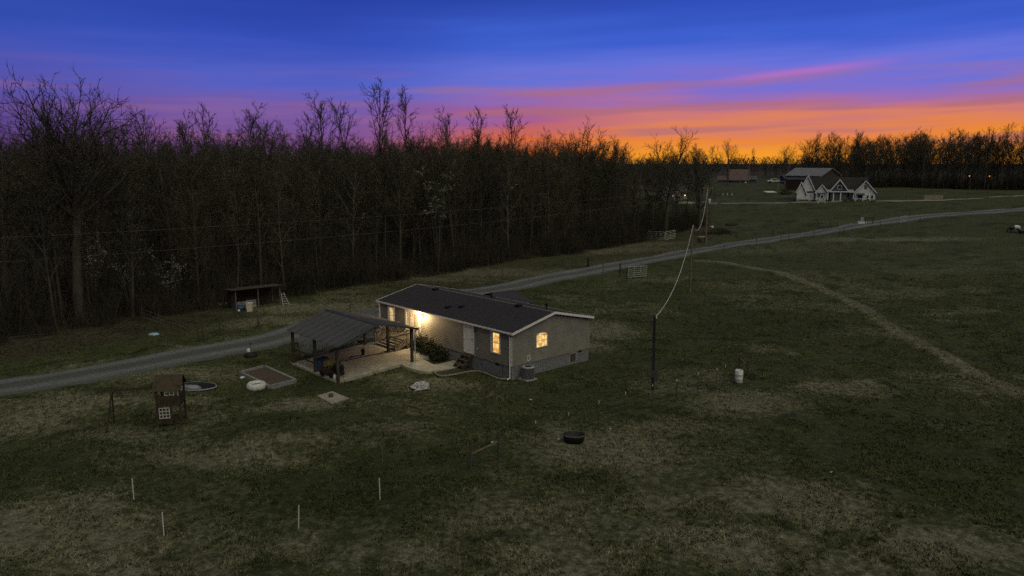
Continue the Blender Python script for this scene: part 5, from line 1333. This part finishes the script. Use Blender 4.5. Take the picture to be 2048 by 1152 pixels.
# pale flowering trees in the edge of the woods
def blossom_tree(px, by, h, w, lab, n=700, seed=1, sz=.06, z0=None):
    p = G(px, by); t_ = thing('blossoming_tree', lab, 'tree', p, 0, 'pale blossoming trees at the woods edge'); rg3 = np.random.RandomState(seed)
    m = MB(); tips = []
    for k in range(7):
        a = k * .9; e = Vector((math.cos(a) * w * .45, math.sin(a) * w * .45, h * rg3.uniform(.75, 1))); mid = Vector((e.x * .35, e.y * .35, h * .5)); m.tube([(0, 0, -.1), mid, e], [.05, .03, .008], 4, False)
        for j in range(8): 
            q_ = mid.lerp(e, rg3.rand()); e2 = q_ + Vector(rg3.randn(3) * w * .16) + Vector((0, 0, .2)); m.tube([q_, e2], [.012, .004], 3, False); tips += [q_.lerp(e2, f) for f in (.4, .7, 1)]
    m.build('trunk', M['bark'], t_)
    P = np.array([list(tips[rg3.randint(len(tips))]) for _ in range(n)]) + rg3.randn(n, 3) * .13; a = rg3.randn(n, 3); a /= np.linalg.norm(a, axis=1)[:, None]; b = np.cross(a, rg3.randn(n, 3)); b /= np.linalg.norm(b, axis=1)[:, None]; s = sz * (.5 + rg3.rand(n))[:, None]
    place('blossom', np_mesh('blossom', np.stack([P - a * s, P + b * s, P + a * s, P - b * s], 1).reshape(-1, 3), np.arange(4 * n).reshape(-1, 4), M['blossom'], False), t_)
blossom_tree(188, 640, 8.0, 3.4, 'pale blossoming tree right of the very large spreading tree', 420, 1)
blossom_tree(262, 632, 6.4, 3.0, 'dimmer pale blossoming tree between two brighter ones', 260, 2)
blossom_tree(345, 628, 6.2, 3.4, 'pale blossoming tree above the dipping fence at left', 420, 3)
blossom_tree(876, 545, 15.0, 5.0, 'tall greyish blossoming tree in the middle of the main woods', 700, 4, .09)

# young trees in the lawn
p = G(765, 924); y1 = make_tree(501, 4.6, .22, 9, .3, .62, .028, sub=4, tw=4, tiny=2, twig_r=.005, budn=0, bark='palebark')
tree_obj('sapling', y1, 'thin pale young tree in the lawn below the well cover', p, .3)
p = G(972, 848); y2 = make_tree(502, 2.7, .26, 12, .15, .5, .03, sub=5, tw=4, tiny=2, twig_r=.006, budn=0, tw_mat='twig2')
tree_obj('sapling', y2, 'small reddish bare young tree in the lawn below the log border', p)

# debris heap at the end of the woods
p = G(1440, 467); bp = thing('brush_pile', 'low dark heap of cut brush beside the tall pole', 'brush pile', p); m = MB(); r_ = random.Random(2)
for k in range(260):
    c = Vector((r_.gauss(0, 2.2), r_.gauss(0, .9), 0)); c.z = max(.05, 1.1 * math.exp(-(c.x / 2.6) ** 2) * r_.random()); a = r_.random() * 6.28; d = Vector((math.cos(a), math.sin(a), r_.uniform(-.2, .4))) * r_.uniform(.3, 1.0); m.tube([c - d, c + d], [.04, .015], 3, False)
m.build('branches', M['twig'], bp)['kind'] = 'stuff'
p = G(1463, 451); tag(place('soil_heap', blob_mesh('soil_heap', 1.3, .6, .35, 6, M['dark'], 14, 8, .2), None, p), 'small black heap in the field beyond the brush pile', 'heap')
p = G(1424, 456); tag(place('sandbag', blob_mesh('sandbag', .35, .3, .3, 7, M['whiteplastic'], 10, 6, .15), None, p), 'small white sack beside the brush pile', 'sack')

# ------------------------------------------------------------------ FAR BUILDINGS
def gable_box(parent, x0, x1, y0, y1, zw, zr, axis='x', wall='farwhite', roof='darkroof', ov=.35, zb=-.6):
    m = MB(); m.box(x0, x1, y0, y1, zb, zw)
    if axis == 'x':
        ym = (y0 + y1) / 2
        for x in (x0, x1): m.add([(x, y0, zw), (x, y1, zw), (x, ym, zr)], [(0, 1, 2)])
    else:
        xm = (x0 + x1) / 2
        for y in (y0, y1): m.add([(x0, y, zw), (x1, y, zw), (xm, y, zr)], [(0, 1, 2)])
    w = m.build('wall', M[wall], parent)
    m = MB(); t_ = .18
    if axis == 'x':
        ym = (y0 + y1) / 2; k = (zr - zw) / (ym - y0)
        for s_, ye in ((-1, y0 - ov), (1, y1 + ov)):
            ze = zw - ov * k; a = [(x0 - ov, ye, ze), (x1 + ov, ye, ze), (x1 + ov, ym, zr), (x0 - ov, ym, zr)]; m.add(a + [(p[0], p[1], p[2] + t_) for p in a], [(0, 1, 2, 3), (7, 6, 5, 4), (0, 1, 5, 4), (1, 2, 6, 5), (3, 0, 4, 7), (2, 3, 7, 6)])
    else:
        xm = (x0 + x1) / 2; k = (zr - zw) / (xm - x0)
        for s_, xe in ((-1, x0 - ov), (1, x1 + ov)):
            ze = zw - ov * k; a = [(xe, y0 - ov, ze), (xe, y1, ze), (xm, y1, zr), (xm, y0 - ov, zr)]; m.add(a + [(p[0], p[1], p[2] + t_) for p in a], [(0, 1, 2, 3), (7, 6, 5, 4), (0, 1, 5, 4), (1, 2, 6, 5), (3, 0, 4, 7), (2, 3, 7, 6)])
    r_ = m.build('roof', M[roof], parent); return w, r_
def far_window(parent, x0, x1, z0, z1, y, trim='farwhite', glass='glass', fr=.12):
    m = MB(); m.box(x0, x0 + fr, y - .08, y, z0, z1); m.box(x1 - fr, x1, y - .08, y, z0, z1); m.box(x0 + fr, x1 - fr, y - .08, y, z1 - fr, z1); m.box(x0 + fr, x1 - fr, y - .08, y, z0, z0 + fr)
    w = m.build('window', M[trim], parent); m = MB(); m.box(x0 + fr, x1 - fr, y - .03, y - .01, z0 + fr, z1 - fr); m.build('pane', M[glass], w); return w
fp = G(1670, 402); fd = fp.y; S = fd / F * 1.0
fh = thing('farmhouse', 'white modern farmhouse with several steep gables and dark roof in the far field', 'house', fp, R(-19))
def FX(px): return (px - 1670) * S
def FZ(py): return (402 - py) * S
gable_box(fh, FX(1620), FX(1730), 2.2, 11.5, FZ(384), FZ(357), 'x')
gable_box(fh, FX(1705), FX(1742), 0, 9, FZ(385), FZ(363), 'y')
gable_box(fh, FX(1634), FX(1656), .8, 6, FZ(386), FZ(371), 'y')
gable_box(fh, FX(1604), FX(1632), 2.0, 10.5, FZ(384), FZ(353), 'y')
gable_box(fh, FX(1598), FX(1614), .4, 5, FZ(386), FZ(366), 'y')
# central dormer: grey gable with white bargeboards, over the porch
w, r_ = gable_box(fh, FX(1661), FX(1692), .3, 6, FZ(383), FZ(361), 'y', 'fargrey')
m = MB()
for s_ in (0, 1):
    xe = FX(1659) if s_ == 0 else FX(1694); m.beam((xe, .0 - .1, FZ(383.5)), (FX(1676.5), -.1, FZ(359.8)), .1, .28, (0, 0, 1))
m.box(FX(1660), FX(1693), -.16, .0, FZ(384.4), FZ(382.6)); m.build('bargeboard', M['farwhite'], fh)
for pk, xa, xb, yb, ze in ((1723.5, 1702.5, 1744.5, -.45, 386), (1645, 1632, 1658, .4, 387), (1606, 1596, 1616, 0, 387), (1618, 1602, 1634, 1.6, 385.5)):
    m = MB(); zt = {1723.5: 362, 1645: 370, 1606: 365, 1618: 352}[pk]
    for xe in (xa, xb): m.beam((FX(xe), yb, FZ(ze)), (FX(pk), yb, FZ(zt)), .08, .22)
    m.build('bargeboard', M['farwhite'], fh)
m = MB(); m.box(FX(1655), FX(1704), 2.1, 2.19, 0, FZ(383)); m.build('porch_wall', M['farwhite'], fh)
m = MB(); m.add([(FX(1655), -.1, FZ(384.5)), (FX(1704), -.1, FZ(384.5)), (FX(1704), 4.6, FZ(377)), (FX(1655), 4.6, FZ(377))], [(0, 1, 2, 3)]); m.v += [(a, b, c - .1) for a, b, c in m.v]; m.f += [(7, 6, 5, 4), (0, 4, 5, 1)]; m.build('porch_roof', mat('porch_metal', (.30, .31, .34), .5, .1), fh)
for px in (1656, 1666.5, 1679.5, 1703): MB().box(FX(px) - .14, FX(px) + .14, .0, .28, 0, FZ(385)).build('porch_column', M['farwhite'], fh)
far_window(fh, FX(1673), FX(1681), FZ(379), FZ(371), -.0 + .29)
far_window(fh, FX(1639.5), FX(1649.5), FZ(397), FZ(388.5), .79); far_window(fh, FX(1710), FX(1720), FZ(397), FZ(388.5), -.01)
far_window(fh, FX(1726), FX(1731), FZ(397), FZ(389), -.01); far_window(fh, FX(1733.5), FX(1739), FZ(397), FZ(389), -.01)
far_window(fh, FX(1655), FX(1664), FZ(397), FZ(387), 2.09); far_window(fh, FX(1682), FX(1697), FZ(397), FZ(387), 2.09); far_window(fh, FX(1624), FX(1627), FZ(396), FZ(388), 1.99)
m = MB(); m.box(FX(1668), FX(1676), 2.0, 2.09, 0, FZ(386)); m.build('front_door', M['black'], fh)
m = MB(); m.box(FX(1721.5), FX(1726), -.06, -.0, FZ(378), FZ(370)); m.build('attic_louver', mat('louver_wood', (.14, .085, .05), .8, .2), fh)
for a, b, y in ((1637.5, 1651.5, .79), (1708.5, 1722.5, 0)):
    m = MB(); m.add([(FX(a), y, FZ(386)), (FX(b), y, FZ(386)), (FX(b), y - .9, FZ(388.5)), (FX(a), y - .9, FZ(388.5))], [(3, 2, 1, 0)]); m.v += [(p[0], p[1], p[2] - .08) for p in m.v]; m.f += [(4, 5, 6, 7), (3, 7, 6, 2)]; m.build('awning', M['teal'], fh)
m = MB(); m.lathe([(.14 * math.sin(a), .14 * math.cos(a)) for a in [math.pi * k / 6 for k in range(7)]], 8, FX(1666.5), 1.9); m.v = [(a, b, c + FZ(393)) for a, b, c in m.v]; m.build('porch_lamp', M['bulborange'], fh)
# shrubs round the farmhouse
for i, px in enumerate((1601, 1609, 1616, 1627, 1634, 1657, 1688, 1700, 1713, 1727, 1738)):
    x, y, z = FX(px), -1.3 + random.random() * .4, 0; P = fh.matrix_world @ Vector((x, y, z)) if False else Vector((fp.x + x * math.cos(R(-19)) - y * math.sin(R(-19)), fp.y + x * math.sin(R(-19)) + y * math.cos(R(-19)), 0)); P.z = hz(P.x, P.y)
    v_, f_ = leaf_cloud(130, .75, .6, .42 + .25 * (i == 0), .13, 90 + i); o = place('shrub', np_mesh('shrub', v_, f_, M['leaf'], False), None, P); tag(o, ('tallest shrub at the far left corner of the farmhouse', 'low shrub before the small left gable of the farmhouse', 'low shrub right of the small left gable', 'low shrub under the narrow window of the farmhouse', 'low shrub left of the first awning window', 'low shrub at the left porch column', 'low shrub before the right half of the porch', 'low shrub at the right porch column', 'low shrub under the right awning window', 'low shrub under the pair of small right windows', 'low shrub at the far right corner of the farmhouse')[i], 'shrub', 'shrubs along the farmhouse front')
# swing frame before the house
p = G(1643, 407); sf = thing('garden_swing', 'pale A shaped wooden swing frame in front of the farmhouse', 'swing', p)
for x in (-.9, .9): m = MB(); m.beam((x * .3, 0, 2.3), (x * 1.1, 0, -.1), .18); m.build('leg', M['whiteplastic'], sf)
m = MB(); m.beam((-.32, 0, 2.25), (.32, 0, 2.25), .16); m.build('crossbar', M['whiteplastic'], sf)
# barn
p = G(1641, 381); bd = p.y; s2 = bd / F
bn = thing('barn', 'barn with pale metal roof and reddish walls behind the farmhouse', 'barn', (p.x, p.y + 6, p.z), R(-52))
gable_box(bn, -7, 6, -6, 6, 29 * s2, 43 * s2, 'x', 'brickred', 'tinroof', .5)
m = MB(); m.box(-7, 6, -6.12, -6.01, 21 * s2, 27 * s2); m.build('wall_band', M['old_concrete'], bn)
m = MB(); m.box(5.9, 6.15, -6.2, -6.0, 0, 28 * s2); m.build('corner_post', M['farwhite'], bn)
p = G(1598, 371); ln = thing('yard_lamp', 'bright yellow yard lamp shining beside the barn', 'lamp', p); m = MB(); m.tube([(0, 0, -.1), (0, 0, 2.9)], .08, 6); m.build('pole', M['darkmetal'], ln)
m = MB(); m.lathe([(.42 * math.sin(a), .42 * math.cos(a)) for a in [math.pi * k / 8 for k in range(9)]], 10); m.v = [(a, b, c + 3.1) for a, b, c in m.v]; m.build('bulb', M['bulbfar'], ln)
p = G(1590, 367); s_b = thing('open_shed', 'low open shed with a lit floor left of the farmhouse', 'shed', p); gable_box(s_b, -4.5, 3.5, 1, 7, 2.4, 3.6, 'x', 'fargrey', 'fargrey')
# rusty roofed house
p = G(1475, 366); s3 = p.y / F; rh = thing('old_house', 'old dark house with a broad rusty purple roof among the far trees', 'house', (p.x, p.y, p.z), R(-13))
gable_box(rh, -14 * s3, 20 * s3, 0, 10, 7 * s3, 26 * s3, 'x', 'fargrey', 'rust', .6)
gable_box(rh, -37 * s3, -14 * s3, 1, 8, 6 * s3, 13 * s3, 'x', 'fargrey', 'rust', .5)
gable_box(rh, 20 * s3, 36 * s3, 1, 8, 7 * s3, 13 * s3, 'x', 'fargrey', 'fargrey', .5)
MB().box(14 * s3, 17 * s3, -.2, -.05, 0, 6 * s3).build('door', M['farwhite'], rh); MB().box(4 * s3, 5 * s3, -.2, -.05, 1 * s3, 4 * s3).build('window', M['old_concrete'], rh)
# pickup
p = G(1548, 366); pk = thing('pickup_truck', 'white pickup truck parked by the far old house', 'truck', p, 0)
sc_ = 1.15
m = MB(); 
prof = [(-2.9, .5), (-2.9, 1.0), (-2.7, 1.12), (-1.4, 1.2), (-.75, 1.78), (.75, 1.82), (1.0, 1.2), (2.9, 1.2), (2.95, .5)]
v_ = [(a, -.95, z) for a, z in prof] + [(a, .95, z) for a, z in prof]; k = len(prof)
m.add(v_, [tuple(range(k)), tuple(reversed(range(k, 2 * k)))] + [(i, i + k, (i + 1) % k + k, (i + 1) % k) for i in range(k)]); m.build('body', M['whiteplastic'], pk)
m = MB(); m.box(-1.0, .7, -.97, .97, 1.25, 1.65); m.build('side_window', M['glass'], pk)
for x in (-1.9, 1.9):
    for y in (-.85, .85): MB().tube([(x, y - .12, .4), (x, y + .12, .4)], .4, 12).build('wheel', M['rubber'], pk)
pk.scale = (sc_,) * 3
# neighbour house glimpsed through the trees with its lights
p = G(1352, 400); s4 = p.y / F; nh = thing('neighbour_house', 'low pale house with two lit lamps glimpsed through the trees', 'house', (p.x, p.y, p.z), R(-12))
gable_box(nh, -26 * s4, 22 * s4, 0, 9, 15 * s4, 26 * s4, 'x', 'old_concrete', 'fargrey', .5)
gable_box(nh, -10 * s4, 12 * s4, -3, 4, 14 * s4, 24 * s4, 'y', 'old_concrete', 'fargrey', .4)
for px in (-7, 17):
    m = MB(); m.lathe([(.12 * math.sin(a), .12 * math.cos(a)) for a in [math.pi * k / 6 for k in range(7)]], 8, px * s4, -3.3 if px < 12 else -.3); m.v = [(a, b, c + 9.5 * s4) for a, b, c in m.v]; m.build('wall_lamp', M['bulbfar'], nh)
far_window(nh, 1 * s4, 9 * s4, 3 * s4, 9 * s4, -3.01); far_window(nh, -22 * s4, -15 * s4, 4 * s4, 9 * s4, -.01)
p = G(1385, 407); m = MB(); m.box(-4.2, 4.2, -.2, .2, 0, .55)
tag(m.build('low_wall', M['whiteplastic'], None, loc=p), 'low white wall by the road in front of the neighbour house', 'wall')
p = G(1290, 393); nb2 = thing('white_outbuilding', 'small pale outbuilding half hidden behind the trees', 'building', p, .1); gable_box(nb2, -4.5, 4.5, 0, 5, 2.6, 3.8, 'x', 'old_concrete', 'fargrey')
for px, py, lab in ((1032, 372, 'upper orange lamp shining through the middle of the woods'), (1024, 378, 'lower orange lamp shining through the middle of the woods'), (1935, 366, 'orange lamp at the foot of the right hand woods'), (1975, 366, 'fainter orange lamp farther right at the foot of the right hand woods'), (1257, 400, 'small orange lamp left of the outbuilding behind the trees')):
    if px < 1100:
        x, y = pxflat(px, 470 if px > 1030 else 476); x = (px - 1024) / F * 134; y = 132.0; z = CH + (325 - py + 5) / F * 134 + .0
        base = hz(x, y)
    elif px > 1900: x, y, base = G(px, 391).x, G(px, 391).y, G(px, 391).z; z = base + 5.6
    else: b_ = G(px, py); x, y, base = b_.x, b_.y, b_.z; z = base + 2.2
    L_ = thing('lamp_post', lab, 'lamp', (x, y, base)); m = MB(); m.tube([(0, 0, 0), (0, 0, z - base)], .05, 5); m.build('pole', M['postwood'], L_)
    r = .13 if px < 1100 else .15; m = MB(); m.lathe([(r * math.sin(a), r * math.cos(a)) for a in [math.pi * k / 6 for k in range(7)]], 8); m.v = [(a, b, c + z - base) for a, b, c in m.v]; m.build('bulb', M['bulborange'], L_)
# small things in the far fields
p = G(1723, 447); fd_ = thing('hay_feeder', 'small white stand beside the drive in the far field', 'feeder', p); MB().box(-.9, .9, -.4, .4, .0, .4).build('tray', M['whiteplastic'], fd_); MB().box(-.3, .3, -.2, .2, .4, 1.3).build('post', M['old_concrete'], fd_)
p = G(1738, 447); fd_ = thing('wooden_rack', 'reddish wooden rack right of the small white stand', 'rack', p); 
for x in (-.7, .7): MB().box(x - .06, x + .06, -.06, .06, 0, 1.3).build('leg', M['redwood'], fd_)
MB().box(-.7, .7, -.04, .04, 1.0, 1.25).build('rail', M['redwood'], fd_)
p = G(1808, 446); m = MB(); gate('drive_gate', 'small pale gate at the drive in the far field', G(1801, 447), G(1813, 443), 1.1, 4, mids=2)
for i, (px, lab) in enumerate(((1446, 'leftmost pale marker in the row left of the dark fence'), (1455, 'second pale marker in the row'), (1464, 'rightmost pale marker in the row'))):
    p = G(px, 391); tag(MB().tube([(0, 0, 0), (0, 0, .8)], .14, 6).build('marker_post', M['whiteplastic'], None, loc=p), lab, 'marker')
p = G(1540, 386); tag(place('boat_cover', blob_mesh('boat_cover', 2.2, .7, .4, 3, M['whiteplastic'], 14, 7, .15), None, p), 'pale covered boat lying in the field left of the farmhouse', 'boat')
p = G(1563, 380); ss_ = thing('swing_set', 'slim pale swing set in the yard left of the farmhouse', 'swing', p)
for x in (-1.0, 1.0): MB().beam((x, 0, 3.0), (x * 1.5, 0, -.1), .12).build('leg', M['old_concrete'], ss_)
MB().beam((-1, 0, 3), (1, 0, 3), .12).build('crossbar', M['old_concrete'], ss_)
p = G(1571, 389); v_, f_ = leaf_cloud(350, 1.8, 1.4, 1.3, .22, 140); tag(place('shrub', np_mesh('shrub', v_, f_, M['leaf'], False), None, p), 'round dark shrub in the yard left of the farmhouse', 'shrub')
# wooden panel fence far right
pa, pb = G(1848, 400), G(1886, 399); wf = thing('board_fence', 'short tan board fence beyond the lane at right', 'fence')
for k in range(10): a = pa.lerp(pb, k / 10); b = pa.lerp(pb, (k + .85) / 10); m = MB(); m.beam(a + Vector((0, 0, .6)), b + Vector((0, 0, .6)), .05, 1.2); m.build('board', M['log'], wf)

# ------------------------------------------------------------------ cows
def cow(label, loc, rz, lying=False, white=None):
    c = thing('cow', label, 'cow', loc, rz)
    V = [(0, 0, 1.05), (.55, 0, 1.08), (1.0, 0, 1.15), (-.5, 0, 1.05), (-1.0, 0, 1.1), (1.35, 0, .95), (1.6, 0, .5), (1.72, 0, .25)]
    E = [(0, 1), (1, 2), (0, 3), (3, 4), (2, 5), (5, 6), (6, 7)]; rr = [.42, .40, .33, .42, .34, .22, .15, .11]
    for s_ in (-1, 1):
        for bx_, par in ((.85, 2), (-.9, 4)):
            i = len(V); V += [(bx_, s_ * .22, .75), (bx_ + .03, s_ * .23, .4), (bx_, s_ * .23, .02)]; E += [(par, i), (i, i + 1), (i + 1, i + 2)]; rr += [.17, .09, .07]
    i = len(V); V += [(-1.28, 0, 1.1), (-1.32, 0, .55)]; E += [(4, i), (i, i + 1)]; rr += [.05, .03]
    if lying: V = [(x, y * (1.6 if z < .5 else 1), max(.1, z - .62) if z > .5 else .12) for x, y, z in V]; V[5] = (1.35, 0, .75); V[6] = (1.6, 0, .85); V[7] = (1.8, 0, .72)
    me = bpy.data.meshes.new('body'); me.from_pydata(V, E, []); o = bpy.data.objects.new('body', me); COL.objects.link(o); o.parent = c
    o.modifiers.new('skin', 'SKIN'); sv = me.skin_vertices[0].data
    for k, r in enumerate(rr): sv[k].radius = (r * .8, r)
    sv[0].use_root = True; o.modifiers.new('sub', 'SUBSURF').levels = 2
    m = bpy.data.materials.new('cow_hide'); m.use_nodes = True; nt = NT(m.node_tree); tcx = nt.n.new('ShaderNodeTexCoord'); sx = nt.n.new('ShaderNodeSeparateXYZ'); nt.l.new(tcx.outputs['Object'], sx.inputs[0])
    if white: f = nt.math('MULTIPLY', nt.mrange(sx.outputs[0], white[0], white[0] + .05), nt.mrange(sx.outputs[0], white[1], white[1] + .05, 1, 0))
    else: f = 0.0
    nt.l.new(nt.mix(f, (.012, .011, .010), (.5, .48, .46)), m.node_tree.nodes['Principled BSDF'].inputs['Base Color']); me.materials.append(m)
    for s_ in (-1, 1):
        mm = MB(); z = .62 if not lying else .95; x = 1.5; mm.add([(x, s_ * .1, z), (x + .04, s_ * .3, z + .02), (x - .1, s_ * .28, z - .04)], [(0, 1, 2), (2, 1, 0)]); mm.build('ear', M['black'], c)
    return c
p = G(2026, 466); cow('dark grazing cow with a white band over its body on the right hand pasture', (p.x + .4, p.y, p.z), R(185), False, (-.75, .35))
p = G(2044, 466); cow('black cow lying down at the right edge of the pasture', (p.x + .2, p.y - .6, p.z), R(180), True)

# trees that would share a label are told apart by their place, counted from the left
from collections import defaultdict
same = defaultdict(list)
for o in COL.objects:
    if o.parent is None and o.get('category') == 'tree': same[o['label']].append(o)
ORD = ['leftmost', 'second', 'third', 'fourth', 'fifth', 'sixth', 'seventh', 'eighth', 'ninth', 'tenth', 'eleventh', 'twelfth']
for lab, os_ in same.items():
    if len(os_) > 1:
        os_.sort(key=lambda o: o.location.x / o.location.y)
        for i, o in enumerate(os_): o['label'] = lab + (', leftmost such' if i == 0 else ', %s from left' % ORD[min(i, 11)])
